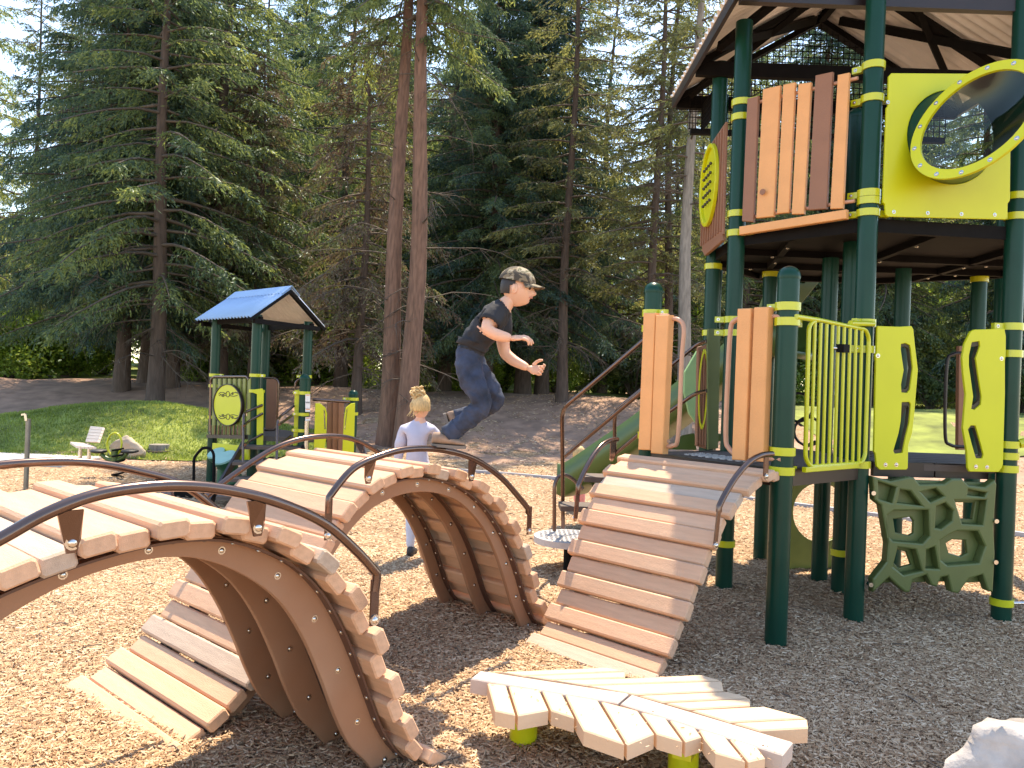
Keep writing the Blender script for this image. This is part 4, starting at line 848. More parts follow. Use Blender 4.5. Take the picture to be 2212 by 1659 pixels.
plate('ribs', [pf.loop(Zc(OUT))] + [pf.loop(Zc(h)) for h in BW], .07, M['green_plastic'], cw, pf, bevel=.012)
BO = [(300, 440), (1195, 470), (1185, 1215), (1010, 1225), (800, 1215), (560, 1225), (310, 1225), (400, 1000), (352, 640)]
plate('back_shell', [pk.loop(Zc(BO))] + [pk.loop(Zc(h)) for h in BH], .03, M['green_plastic'], cw, pk, bevel=.008)
for qd in ((290, 545), (1210, 755), (1205, 1062), (270, 1230)):
    c = pf.p3(*Zc([qd])[0]); b = MB(); b.tube([c - Vector((0, .05, 0)), c + pf.n * .01], .015, 12); o = b.build('wall_bracket', M['steel'], cw)
# tall board pairs with bent tubes at the entry
Z2 = zoomer(1175, 587.5, .3125); pe = Plane(PL, P1, .07); ent = thing_part('entry_boards', tower)
for pts, th in (([(708, 284), (789, 284), (753, 1232), (670, 1228)], .06), ([(793, 300), (882, 298), (840, 1260), (757, 1252)], .06), ([(1358, 256), (1452, 253), (1410, 1303), (1318, 1298)], .06), ([(1472, 246), (1571, 243), (1533, 1313), (1430, 1305)], .06)):
    plate('upright_board', [pe.loop(Z2(pts))], th, M['slat'], ent, pe, bevel=.008)
pt = Plane(PL, P1, .05); g2 = lambda L: [pt.p3(*Z2([v])[0]) for v in L]
for L in ([(875, 330), (925, 328), (967, 385), (953, 600), (928, 1130), (890, 1200), (845, 1205)], [(1360, 318), (1315, 340), (1290, 400), (1272, 700), (1257, 1130), (1280, 1220), (1325, 1262)]):
    b = MB(); b.tube(smooth_path(g2(L), 6), .0155, 12); b.build('grab_tube', M['rail_pink'], ent)
for y in (300, 1288):
    b = MB(); b.tube(g2([(1452, y), (1640, y + 8)]), .013, 10); b.build('cross_tube', M['rail_pink'], ent)
for y in (300, 1170):
    b = MB(); b.tube(g2([(690, y), (860, y)]), .013, 10); b.build('cross_tube', M['rail_pink'], ent)
# boards and ribbed oval panel at the far left edge of the lower deck
def flat(name, pts, Y, th, m, parent=tower, dirx=(1, .15), holes=(), bevel=.004, Zf=Z2):
    c = at(*Zf([pts[0]])[0], Y); Pn = Plane((c.x, c.y), (c.x + dirx[0], c.y + dirx[1])); return plate(name, [Pn.loop(Zf(pts))] + [Pn.loop(Zf(h)) for h in holes], th, M[m], parent, Pn, bevel=bevel), Pn
flat('green_board', [(1132, 393), (1205, 390), (1216, 398), (1200, 1218), (1130, 1226), (1126, 500)], 6.35, .03, 'green_plastic')
o, pn = flat('ribbed_panel', [(1058, 520), (1125, 500), (1118, 1222), (1046, 1200)], 6.65, .03, 'slat_brown')
for k in range(4):
    b = MB(); b.tube([pn.p3(*Z2([(1052 + 18 * k, 1195)])[0]) + pn.n * .02, pn.p3(*Z2([(1064 + 18 * k, 545)])[0]) + pn.n * .02], .012, 6); b.build('rib', M['slat_brown'], o)
cu, cv = pn.uv(*Z2([(1090, 810)])[0]); pq = Plane(tuple(pn.P[:2]), tuple((pn.P + pn.d)[:2]), .03)
plate('oval_rim', [oval(cu, cv, .042 * 1.0, .34), oval(cu, cv, .03, .30)], .02, M['lime'], o, pq)
# hand rails of the steps
Zr = lambda L, Y0, Y1: [at(*v, Y0 + (Y1 - Y0) * i / (len(L) - 1)) for i, v in enumerate(Z2(L))]
st = thing_part('step_rails', tower)
for L, Y0, Y1 in (([(132, 1770), (128, 1300), (124, 985), (150, 925), (420, 700), (695, 466)], 6.45, 5.72), ([(132, 1285), (400, 1060), (690, 815)], 6.45, 5.75), ([(490, 1265), (488, 1000), (515, 940), (790, 720), (1070, 492), (1128, 480)], 7.0, 6.35), ([(497, 1252), (700, 1085), (1045, 838), (1128, 822)], 7.0, 6.35), ([(72, 1790), (72, 1470), (100, 1410), (150, 1402), (200, 1430), (268, 1500)], 6.6, 6.7)):
    b = MB(); b.tube(round_corners(Zr(L, Y0, Y1), .12, 5), .0165, 10); b.build('tube', M['rail'], st)
disc = MB(); dc = at(1232, 1158, 6.45); disc.tube([dc - Vector((0, 0, .05)), dc], .30, 32); disc.build('round_step', M['grille'], tower)
b = MB(); b.tube([(dc.x, dc.y, -.1), dc - Vector((0, 0, .05))], .05, 14); b.build('step_leg', M['black'], tower)
stud = MB()
for i in range(-7, 8):
    for j in range(-7, 8):
        if i * i + j * j < 44: stud.box(dc + Vector((i * .04, j * .04, .003)), .026, .007, .006, Matrix.Rotation(.785 * (1 if (i + j) % 2 else -1), 3, 'Z'))
tag(stud.build('tread_studs', M['grille'], tower), kind='stuff')
for k, z in enumerate((.55, .80)):
    c = Vector((.72 + .16 * k, 6.22 - .14 * k, z)); b = MB(); b.box(c, .62, .26, .04, Matrix.Rotation(-.75 + 1.57 - .8, 3, 'Z')); b.build('step', M['deck'], tower)
# green slide running down to the left behind the entry
sl = thing_part('slide', tower); sa, sb = Vector((2.35, 7.30, 1.86)), Vector((.80, 8.55, .42))
dd = (sb - sa); hd = Vector((dd.x, dd.y, 0)).normalized(); sd_ = Vector((-hd.y, hd.x, 0))
prof_ = smooth_path([sa - hd * .35 + Vector((0, 0, .02)), sa, sa.lerp(sb, .3) + Vector((0, 0, -.02)), sa.lerp(sb, .62) + Vector((0, 0, -.04)), sb.lerp(sa, .12) + Vector((0, 0, -.02)), sb + hd * .06 + Vector((0, 0, -.04)), sb + hd * .14 + Vector((0, 0, -.05))], 6)
sec = [(-.28, .30), (-.25, .30), (-.245, .05), (-.18, 0), (.18, 0), (.245, .05), (.25, .30), (.28, .30), (.275, -.03), (.2, -.06), (-.2, -.06), (-.275, -.03)]
V = [p + sd_ * x + Vector((0, 0, z)) for p in prof_ for x, z in sec]; n = len(sec); m_ = len(prof_)
b = MB(); b.add(V, [(i * n + k, i * n + (k + 1) % n, (i + 1) * n + (k + 1) % n, (i + 1) * n + k) for i in range(m_ - 1) for k in range(n)] + [tuple(range(n - 1, -1, -1)), tuple(range((m_ - 1) * n, m_ * n))], True); b.build('chute', M['slide'], sl)
b = MB(); b.tube([(.95, 8.45, -.1), (.95, 8.45, .45)], .05, 12); b.build('slide_leg', M['green_post'], sl)
flat('slide_hood', [(1055, 545), (1058, 1060), (1000, 980), (965, 830), (970, 690)], 7.4, .04, 'slide_light', sl)
flat('slide_hood', [(845, 1225), (960, 1130), (1035, 1115), (1050, 1230)], 7.7, .05, 'slide', sl)
flat('slide_hood', [(1185, 1120), (1225, 1118), (1228, 1165), (1200, 1170)], 7.7, .05, 'slide', sl)
# tall moulded slide entrance under the upper deck
flat('climbing_chute', [(1590, 18), (1898, 30), (1885, 80), (1740, 260), (1600, 560), (1440, 640), (1470, 300), (1560, 60)], 8.0, .07, 'green_plastic', holes=([(1618, 35), (1665, 50), (1690, 75), (1640, 65)], [(1735, 80), (1800, 48), (1860, 45), (1790, 80)]), bevel=.012)
# crawl ring panel below the lower deck
flat('crawl_panel', [(1705, 1350), (2100, 1350), (2100, 2060), (1690, 2060)], 6.75, .04, 'olive', holes=([(1905 + 190 * math.cos(t), 1660 + 205 * math.sin(t)) for t in [i * 2 * math.pi / 28 for i in range(28)]],))
# bits at the right edge
b = MB(); b.tube([Vector((*P3, 1.22)) + Vector((.06, -.03, 0)), Vector((*P3, 1.30)) + Vector((.30, -.05, 0)), Vector((*P3, 1.40)) + Vector((.6, -.1, 0))], .03, 12); b.build('lime_arm', M['lime_metal'], tower)
b = MB(); b.tube([Vector((*P3, .13)) + Vector((.06, -.03, 0)), Vector((*P3, .16)) + Vector((.5, -.05, 0))], .012, 8); b.build('chain', M['steel'], tower)
b = MB(); g5 = lambda L, Y: [at(*v, Y) for v in Z5(L)]
b.tube(smooth_path(g5([(850, 468), (800, 475), (775, 520), (768, 800), (790, 850), (850, 858)], 6.6), 5), .014, 10); b.build('grab_tube', M['darkbrown'], tower)
flat('brown_board', [(820, 440), (850, 440), (850, 870), (815, 870)], 6.7, .04, 'slat_brown', Zf=Z5)
# dark play gear glimpsed through the gate bars
c = at(1725, 880, 6.6); b = MB(); 
for k in range(3): b.tube([c + Vector((.12 * math.cos(t) + .1 * k, .03 * k, .12 * math.sin(t) - .2 * k)) for t in [i * .4 for i in range(17)]], .012, 6, cap=False)
b.build('wheel_toy', M['darkbrown'], tower)
# roof
RX, RZc, RE, RY0, RY1 = 2.80, 5.12, 1.38, 5.12, 7.55; ZE = 4.30
roof = thing_part('roof', tower)
def corrugated(name, x0, z0, x1, z1, y0, y1, m, parent, pitch=.095, amp=.016, th=.002, along=None):
    n = int((y1 - y0) / pitch * 6); ys = [y0 + (y1 - y0) * i / n for i in range(n + 1)]; d = Vector((x1 - x0, 0, z1 - z0)).normalized(); nr = Vector((-d.z, 0, d.x)); nr = nr if nr.z > 0 else -nr
    V = []; 
    for (xx, zz_) in ((x0, z0), (x1, z1)):
        for s_ in (0, th):
            for i, y in enumerate(ys): V.append(Vector((xx, y, zz_)) + nr * (amp * math.sin(i / 6 * 2 * math.pi) + s_))
    k = n + 1; F = []
    for i in range(n): F += [(i, i + 1, 2 * k + i + 1, 2 * k + i), (k + i, 3 * k + i, 3 * k + i + 1, k + i + 1), (i, k + i, k + i + 1, i + 1), (2 * k + i, 2 * k + i + 1, 3 * k + i + 1, 3 * k + i)]
    b = MB(); b.add(V, F, True); return b.build(name, M[m], parent)
corrugated('roof_sheet', RX, RZc, RX - RE, ZE, RY0, RY1, 'roof_in', roof); corrugated('roof_sheet', RX, RZc, RX + RE, ZE, RY0, RY1, 'roof_in', roof)
for sgn in (-1, 1):
    ex = RX + sgn * (RE - .03)
    b = MB(); b.bar((ex, RY0, ZE - .05), (ex, RY1, ZE - .05), .03, .09); b.build('eave_beam', M['darkbrown'], roof)
    for y in (RY0 + .02, 5.42, 6.7, RY1 - .05):
        b = MB(); b.bar((RX, y, RZc - .06), (ex, y, ZE - .045), .05, .10, (0, 1, 0)); b.build('rafter', M['black'], roof)
    for (ya, yb) in ((5.2, 6.25), (6.25, 5.2), (6.25, 7.3), (7.3, 6.25)):
        b = MB(); b.bar((RX + sgn * .12, ya, RZc - .14), (ex - sgn * .1, yb, ZE - .06), .05, .07, (-sgn * .5, 0, .8)); b.build('brace', M['black'], roof)
for y in (5.42, 6.7, RY1 - .05):
    b = MB(); b.bar((RX - RE + .05, y, ZE - .06), (RX + RE - .05, y, ZE - .06), .06, .12); o = b.build('tie_beam', M['darkbrown' if y < 6 else 'black'], roof)
b = MB(); b.bar((RX, RY0, RZc - .05), (RX, RY1, RZc - .05), .06, .08); b.build('ridge_beam', M['black'], roof)
b = MB(); b.bar((RX, RY0 - .02, RZc + .03), (RX, RY1 + .02, RZc + .03), .22, .012); b.build('ridge_cap', M['roof_blue'], roof)
ms = MB(); ym = RY1 - .10                            # wire mesh gable and the strip below it
for k in range(-22, 23):
    x = RX + k * .055; zt = RZc - .10 - abs(x - RX) * (RZc - ZE) / RE
    ms.box((x, ym, (zt + 3.98) / 2), .007, .007, max(.02, zt - 3.98))
for k in range(20):
    z = 3.98 + k * .055; hw = min(1.22, (RZc - .10 - z) * RE / (RZc - ZE))
    if hw > .05: ms.box((RX, ym + .008, z), hw * 2, .007, .007)
tag(ms.build('wire_mesh', M['black'], roof), kind='stuff')
b = MB(); b.bar((RX - 1.2, ym, 3.95), (RX + 1.2, ym, 3.95), .05, .05); b.build('mesh_rail', M['black'], roof)
ms = MB(); xm = 1.71
for k in range(22): ms.box((xm, 6.85 + k * .03, 4.08), .006, .006, .26)
for k in range(6): ms.box((xm, 7.16, 3.96 + k * .05), .006, .66, .006)
tag(ms.build('wire_mesh', M['black'], roof), kind='stuff')

# ------------------------------------------------------------------ small play house with the blue roof
Q1, Q2, Q3, Q4, Q5, Q6 = (-4.077, 10.785), (-3.27, 10.02), (-2.86, 10.95), (-3.68, 11.7), (-2.62, 9.95), (-2.12, 10.55)
hs = thing('play_house', (-3.3, 10.8, 0), 'small dark green play house with blue corrugated gable roof and lime panels', 'play house')
Z7 = zoomer(380.2, 587.5, .2917)
zq2 = at(*Z7([(620, 318)])[0], Q2[1]).z
for q_ in (Q1, Q2, Q3, Q4): post(q_, zq2, parent=hs, r=.062)
post(Q5, 1.47, True, parent=hs, r=.062); post(Q6, 1.28, True, parent=hs, r=.062)
for q_, ys, xx in ((Q1, (762, 842, 1072, 1208, 1365), 235), (Q2, (766, 882), 600), (Q3, (775,), 965), (Q5, (897, 1055, 1175, 1358), 975), (Q6, (942, 1050), 1320)):
    for y in ys: clamp(q_, at(*Z7([(xx, y)])[0], q_[1]).z, [(1, -.3)] if q_ in (Q1, Q2) else [(-1, 0)], parent=hs, r=.062, h=.04)
for q_, z in ((Q1, .3), (Q2, 1.0)): pass
E1, E2 = Vector((*Q1, 0)), Vector((*Q2, 0)); ed = (E2 - E1).normalized(); gd = (Vector((*Q3, 0)) - E2).normalized(); gl_ = (Vector((*Q3, 0)) - E2).length; el = (E2 - E1).length
zr = zq2; rf = thing_part('roof', hs); apx = .42
def roofpt(e, g_, z): return E1 + ed * e + gd * g_ + Vector((0, 0, z))
ov = .25; hw = gl_ / 2 + .24
def corr2(g0, z0, g1, z1, m, nm='roof_sheet'):
    L = el + 2 * ov - .1; n = int(L / .085 * 6); V = []; d = (gd * (g1 - g0) + Vector((0, 0, z1 - z0))).normalized(); nr = ed.cross(d); nr = nr if nr.z > 0 else -nr
    for g_, z in ((g0, z0), (g1, z1)):
        for s_ in (0, .003):
            for i in range(n + 1): V.append(roofpt(-ov + L * i / n, g_, z) + nr * (.015 * math.sin(i / 6 * 2 * math.pi) + s_))
    k = n + 1; F = []
    for i in range(n): F += [(i, i + 1, 2 * k + i + 1, 2 * k + i), (k + i, 3 * k + i, 3 * k + i + 1, k + i + 1), (i, k + i, k + i + 1, i + 1), (2 * k + i, 2 * k + i + 1, 3 * k + i + 1, 3 * k + i)]
    b = MB(); b.add(V, F, True); return b.build(nm, M[m], rf)
mid_ = gl_ / 2; ze = zr - .02
corr2(mid_, ze + apx, mid_ - hw, ze - .03, 'roof_blue'); corr2(mid_, ze + apx, mid_ + hw, ze - .03, 'roof_in')
b = MB()
for s_ in (-1, 1):
    V = [roofpt(-ov - .02, mid_, ze + apx + .03), roofpt(el + ov - .08, mid_, ze + apx + .03), roofpt(el + ov - .08, mid_ + s_ * .17, ze + apx - .085), roofpt(-ov - .02, mid_ + s_ * .17, ze + apx - .085)]
    b.add(V + [v - Vector((0, 0, .006)) for v in V], [(0, 1, 2, 3), (7, 6, 5, 4), (0, 4, 5, 1), (2, 6, 7, 3), (1, 5, 6, 2), (0, 3, 7, 4)])
b.build('ridge_cap', M['roof_blue'], rf)
for e in (-ov + .05, el + ov - .14):
    for s_ in (-1, 1):
        b = MB(); b.bar(roofpt(e, mid_, ze + apx - .04), roofpt(e, mid_ + s_ * hw, ze - .07), .04, .07, ed); b.build('rafter', M['black'], rf)
    b = MB(); b.bar(roofpt(e, mid_ - hw + .1, ze - .07), roofpt(e, mid_ + hw - .1, ze - .07), .04, .06); b.build('tie_beam', M['black'], rf)
for s_ in (-1, 1):
    b = MB(); b.bar(roofpt(-ov + .05, mid_ + s_ * gl_ / 2, ze - .04), roofpt(el + ov - .14, mid_ + s_ * gl_ / 2, ze - .04), .04, .07); b.build('eave_beam', M['black'], rf)
# deck, oval panel, drums, steps
pts = [Q1, Q2, Q3, Q4]; b = MB(); zd = .72; b.add([(x, y, zd) for x, y in pts] + [(x, y, zd - .06) for x, y in pts], [(0, 1, 2, 3), (7, 6, 5, 4)] + [(k, 4 + k, 4 + (k + 1) % 4, (k + 1) % 4) for k in range(4)]); b.build('deck', M['deck'], hs)
pts = [Q2, Q5, Q6, Q3]; b = MB(); b.add([(x, y, zd) for x, y in pts] + [(x, y, zd - .06) for x, y in pts], [(0, 1, 2, 3), (7, 6, 5, 4)] + [(k, 4 + k, 4 + (k + 1) % 4, (k + 1) % 4) for k in range(4)]); b.build('deck', M['deck'], hs)
ph = Plane(Q1, Q2, .06); fp = lambda L, pl_=ph: [pl_.p3(*v) for v in Z7(L)]
op = thing_part('oval_panel', hs)
b = MB(); b.tube(round_corners(fp([(262, 1200), (250, 1190), (258, 800), (280, 774), (525, 774), (540, 800)]), .06), .016, 8); b.build('frame_tube', M['rail'], op)
for k in range(8):
    x = 287 + k * 37; b = MB(); b.bar(fp([(x - 8, 1205)])[0], fp([(x, 790)])[0], .075, .018, ph.n); b.build('back_board', M['olive'], op)
for k in range(9):
    x = 280 + k * 28; b = MB(); b.tube([v + ph.n * .03 for v in fp([(x - 5, 1205), (x - 3, 1135)])], .009, 6); b.build('bar', M['rail'], op)
pv = Plane(Q1, Q2, .10); cu, cv = pv.uv(*Z7([(384, 985)])[0]); eu = abs(pv.uv(*Z7([(496, 985)])[0])[0] - cu); ev = abs(pv.uv(*Z7([(384, 828)])[0])[1] - cv)
plate('oval_rim', [oval(cu, cv, eu, ev), oval(cu, cv, eu * .93, ev * .955)], .04, M['darkbrown'], op, pv)
plate('oval_face', [oval(cu, cv, eu * .93, ev * .955)], .02, M['lime'], op, pv)
eng = MB(); pe2 = Plane(Q1, Q2, .112); e3 = lambda L: [pe2.p3(*v) for v in Z7(L)]
for oy, fl in ((905, 1), (1072, -1)):
    for L in ([(325, -12), (350, -14), (370, -2)], [(335, 14), (350, 12), (372, 8)], [(398, 2), (430, -12), (455, -12)], [(398, 10), (425, 16), (455, 8)], [(315, -2), (330, -14)], [(318, 12), (332, 0)], [(440, -16), (455, -4)], [(330, 6), (345, 2), (370, -6)]):
        eng.tube(e3([(x, oy + y * fl * 1.0) for x, y in L]), .0045, 5)
    for (x, y, r_) in ((384, 0, 15), (418, -4, 6), (348, 10, 6)):
        eng.tube(e3([(x + r_ * math.cos(t) * .9, oy + y * fl + r_ * 1.4 * math.sin(t)) for t in [i * .5236 for i in range(13)]]), .0045, 5, cap=False)
eng.build('line_drawing', M['line'], op)
b = MB(); b.bar(fp([(240, 1215)])[0], fp([(500, 1222)])[0], .05, .05); b.build('deck_edge', M['darkbrown'], hs)
o = plate('lower_panel', [ph.loop(Z7([(275, 1265), (545, 1290), (545, 1400), (520, 1430), (265, 1400)]))], .02, M['lime'], hs, ph)
def drum(c, r, h, tilt):
    R = Matrix.Rotation(tilt, 3, 'X') @ Matrix.Rotation(-.25, 3, 'Y'); dr = thing_part('drum', hs); b = MB(); b.tube([c + R @ Vector((0, 0, -h)), c + R @ Vector((0, 0, -h * .6)), c + R @ Vector((0, 0, -h * .25)), c], [r * .62, r * .6, r * .85, r], 24); b.build('shell', M['drum'], dr)
    b = MB(); b.tube([c + R @ Vector((0, 0, .001)), c + R @ Vector((0, 0, .02))], [r * .96, r * .93], 24); b.build('head', M['drum_head'], dr)
    b = MB(); q_ = c + R @ Vector((0, 0, -h * .7)); b.tube([(q_.x, q_.y, -.1), q_], r * .5, 14); b.build('foot', M['drum'], dr)
drum(at(*Z7([(365, 1378)])[0], 10.0), .155, .34, .5); drum(at(*Z7([(300, 1345)])[0], 10.35), .125, .28, .5)
for (pts, Y) in (([(566, 872), (640, 862), (650, 885), (645, 1305), (598, 1308), (600, 905), (570, 893)], 9.9), ([(880, 875), (935, 872), (938, 930), (912, 1270), (868, 1300), (875, 1100)], 10.0)):
    flat('side_plate', pts, Y, .03, 'lime', hs, Zf=Z7)
for L, Y0, Y1 in (([(495, 1440), (500, 1060), (520, 1035), (640, 985)], 9.5, 9.9), ([(505, 1140), (530, 1110), (640, 1048)], 9.5, 9.9), ([(512, 1280), (530, 1260), (640, 1200)], 9.5, 9.9), ([(745, 1420), (752, 1100), (770, 1070), (875, 990)], 9.4, 9.95), ([(765, 1130), (860, 1062)], 9.4, 9.95), ([(760, 1285), (850, 1215)], 9.4, 9.95), ([(650, 785), (735, 785), (760, 815), (745, 1150), (730, 1170), (655, 1170)], 10.9, 10.9), ([(880, 870), (885, 815), (910, 792), (950, 792)], 10.9, 10.9)):
    b = MB(); b.tube(round_corners([at(*v, Y0 + (Y1 - Y0) * i / (len(L) - 1)) for i, v in enumerate(Z7(L))], .08, 4), .016, 8); b.build('hand_rail', M['rail'], hs)
flat('brown_board', [(672, 790), (748, 795), (742, 1165), (665, 1160)], 11.3, .04, 'slat_brown', hs, Zf=Z7)
for k in range(4):
    c = Vector((-2.98, 9.83 - .24 * k, .60 - .17 * k)); b = MB(); b.box(c, .72, .30, .035, Matrix.Rotation(.25, 3, 'Z')); b.build('step', M['deck'], hs)
for sx in (-.38, .38):
    b = MB(); b.bar((-2.98 + sx, 9.95, .62), (-3.05 + sx, 8.98, -.05), .03, .10); b.build('stringer', M['darkbrown'], hs)
b = MB(); c = at(*Z7([(330, 1565)])[0], 9.75); b.box((c.x + .15, 9.7, .05), 1.2, .5, .10, Matrix.Rotation(.1, 3, 'Z')); b.build('low_step', M['black'], hs)
b = MB(); b.tube(round_corners([at(*v, 9.6) for v in Z7([(130, 1590), (133, 1380), (160, 1340), (200, 1300), (255, 1305), (280, 1345), (278, 1560)])], .1, 4), .018, 8); b.build('loop_rail', M['black'], hs)
for pts, sl_ in (([(1032, 972), (1065, 972), (1105, 1005), (1118, 1050), (1110, 1240), (1080, 1385), (1018, 1388)], [(1092, 1012), (1102, 1030), (1108, 1165), (1098, 1165)]), ([(1325, 970), (1295, 975), (1258, 1005), (1245, 1080), (1238, 1210), (1232, 1340), (1315, 1345)], [(1270, 1010), (1262, 1020), (1245, 1165), (1252, 1168)])):
    flat('slot_plate', pts, 9.9, .03, 'lime', hs, holes=(sl_,), Zf=Z7, dirx=(1, .45))
for k, (xa, xb) in enumerate(((1120, 1158), (1160, 1200), (1202, 1243))): flat('back_board', [(xa, 965), (xb, 965), (xb - 5, 1350), (xa - 5, 1350)], 10.2, .03, 'slat_brown', hs, dirx=(1, .45), Zf=Z7)
b = MB(); b.tube([at(*v, 10.05) for v in Z7([(1015, 945), (1290, 962)])], .02, 8); b.build('top_rail', M['rail'], hs)
for k, (y0, y1) in enumerate(((905, 960), (962, 1008), (1010, 1035), (1075, 1100))):
    flat('notice_label', [(958, y0), (994, y0), (993, y1), (957, y1)], 9.86, .004, 'white', hs, Zf=Z7, bevel=.0005)
    flat('notice_label', [(962, y0 + 4), (990, y0 + 4), (990, y0 + 9), (962, y0 + 9)], 9.855, .003, 'orange' if k in (0, 2, 3) else 'line', hs, Zf=Z7, bevel=.0004)
b = MB(); b.tube([at(*v, 9.87) for v in Z7([(968, 1100), (962, 1340)])], .028, 12); b.build('talk_tube', M['steel'], hs)

# ------------------------------------------------------------------ small things behind
bc_ = thing('lounge_bench', (-6.9, 13.3, 0), 'pale wooden lounge bench with sloping back on the concrete path', 'bench')
S5 = zoomer(0, 829.4, .2031)
zs = at(*S5([(850, 650)])[0], 12.45).z
def b3(x, y, Y): return at(*S5([(x, y)])[0], Y - .75)
for k in range(5):
    f0, f1 = k / 5 + .01, (k + 1) / 5 - .01; A_, B_ = b3(930, 622, 13.5), b3(985, 455, 13.7); C_, D_ = b3(1060, 628, 13.0), b3(1118, 468, 13.2)
    P_ = [A_.lerp(B_, f0), C_.lerp(D_, f0), C_.lerp(D_, f1), A_.lerp(B_, f1)]; n_ = (P_[1] - P_[0]).cross(P_[3] - P_[0]).normalized() * .035
    b = MB(); b.add(P_ + [v + n_ for v in P_], [(3, 2, 1, 0), (4, 5, 6, 7), (0, 1, 5, 4), (1, 2, 6, 5), (2, 3, 7, 6), (3, 0, 4, 7)]); b.build('back_slat', M['wood_bench'], bc_)
for k in range(5):
    f0, f1 = k / 5 + .01, (k + 1) / 5 - .01; A_, B_ = b3(745, 612, 13.7), b3(935, 602, 13.55); C_, D_ = b3(815, 660, 13.05), b3(1030, 632, 12.95)
    A_.z = C_.z = zs; B_.z = D_.z = zs
    P_ = [A_.lerp(B_, f0), C_.lerp(D_, f0), C_.lerp(D_, f1), A_.lerp(B_, f1)]; n_ = Vector((0, 0, -.035))
    b = MB(); b.add(P_ + [v + n_ for v in P_], [(3, 2, 1, 0), (4, 5, 6, 7), (0, 1, 5, 4), (1, 2, 6, 5), (2, 3, 7, 6), (3, 0, 4, 7)]); b.build('seat_slat', M['wood_bench'], bc_)
for x in (856, 950):
    c = b3(x, 660, 13.2); b = MB(); b.tube([(c.x, c.y, 0), (c.x, c.y, zs - .03)], .03, 10); b.build('leg', M['steel'], bc_)
rk = thing('spring_seesaw', (-5.3, 10.9, 0), 'green spring seesaw with two black seats and a hoop handle', 'spring rider')
Yk = 10.85; k3 = lambda x, y: at(*S5([(x, y)])[0], Yk)
sp0 = gr(*S5([(1215, 1012)])[0]); sp0 = Vector((sp0.x, Yk, 0)); tp = k3(1220, 830)
b = MB(); b.tube([Vector((sp0.x + .075 * math.cos(t), Yk + .075 * math.sin(t), .0 + .42 * t / (2 * math.pi * 5))) for t in [i * .35 for i in range(90)]], .014, 6); b.build('spring', M['black'], rk)
b = MB(); b.tube(smooth_path([k3(1075, 745), k3(1130, 790), k3(1215, 815), k3(1300, 785), k3(1350, 735)], 5), .03, 10); b.tube([tp, Vector((tp.x, Yk, .40))], .05, 10); b.build('beam', M['slide'], rk)
b = MB(); hc = k3(1217, 640); b.tube([hc + Vector((.10 * math.cos(t), 0, .155 * math.sin(t))) for t in [i * math.pi / 12 for i in range(25)]], .014, 8, cap=False); b.tube([k3(1217, 725), k3(1217, 815)], .02, 8); b.build('hoop_handle', M['lime_metal'], rk)
for x0, x1 in ((970, 1135), (1300, 1468)):
    a, c = k3(x0, 718), k3(x1, 718); b = MB(); b.sphere((a + c) / 2 + Vector((0, 0, .005)), ((c - a).length / 2, .13, .032), 16, 8); b.build('seat', M['rubber'], rk)
def boulder(name, c, r, seed, label, m, cat='rock', flatk=.25):
    bm = bmesh.new(); bmesh.ops.create_icosphere(bm, subdivisions=5, radius=1); rr_ = random.Random(seed); dirs = [Vector((rr_.gauss(0, 1), rr_.gauss(0, 1), rr_.gauss(0, 1))).normalized() for _ in range(16)]; cut = [rr_.uniform(.62, .92) for _ in dirs]
    from mathutils import noise
    for v in bm.verts:
        p = v.co.copy(); s_ = 1.0
        for d, k in zip(dirs, cut):
            t = p.dot(d)
            if t > k: s_ = min(s_, k / t * (1 - .0 * t))
        p = p * s_; p += p.normalized() * (noise.fractal(p * 2.2 + Vector((seed, 0, 0)), 1, 2, 5) * .09 + abs(noise.noise(p * 9)) * -.03)
        v.co = Vector((p.x * r[0], p.y * r[1], p.z * r[2]))
    me = bpy.data.meshes.new(name); bm.to_mesh(me); bm.free(); me.materials.append(m); o = link(name, me, Matrix.Translation(Vector(c)), None, None, True); tag(o, label, cat); return o
M['rock'] = mat('pale_rock', (.42, .375, .345), .95, var=.5, scale=5, bump=1.0, bscale=22, dust=.5, spec=.1)
M['rock_tan'] = mat('tan_rock', (.40, .32, .24), .85, var=.3, scale=3, bump=.8, bscale=12)
rc = gr(2150, 1700, .18)
boulder('boulder', (1.92, 2.60, .17), (.56, .38, .38), 5, 'white boulder cut off by the bottom right corner', M['rock'])
bq = at(*S5([(1350, 715)])[0], 13.3); boulder('boulder', (bq.x, 13.3, .12), (.38, .26, .30), 9, 'low tan and white boulder behind the spring seesaw', M['rock_tan'])
sq_ = at(*S5([(1715, 720)])[0], 13.9)
st_ = thing('stepping_log', (sq_.x, 13.9, 0), 'small stack of two flat brown log slices at the lawn edge', 'log')
b = MB(); b.tube([(sq_.x - .02, 13.9, .0), (sq_.x - .02, 13.9, .10)], .22, 16); b.build('log_slice', M['darkbark'], st_); b = MB(); b.tube([(sq_.x - .06, 13.95, .10), (sq_.x - .06, 13.95, .20)], .17, 16); b.build('log_slice', M['greybark'], st_)
pt_ = thing('metal_post', (-5.80, 9.47, 0), 'thin grey metal post with a lever tap on top, left behind the nearest arch', 'post')
pz = at(61, 905, 9.47).z; b = MB(); b.tube([(-5.80, 9.47, -.1), (-5.80, 9.47, pz)], .028, 14); b.build('tube', M['greysteel'], pt_)
b = MB(); b.bar((-5.80, 9.43, pz - .02), (-5.815, 9.43, pz + .06), .03, .012, (0, 1, 0)); b.bar((-5.81, 9.43, pz + .06), (-5.86, 9.43, pz + .05), .02, .02); b.build('lever', M['steel'], pt_)

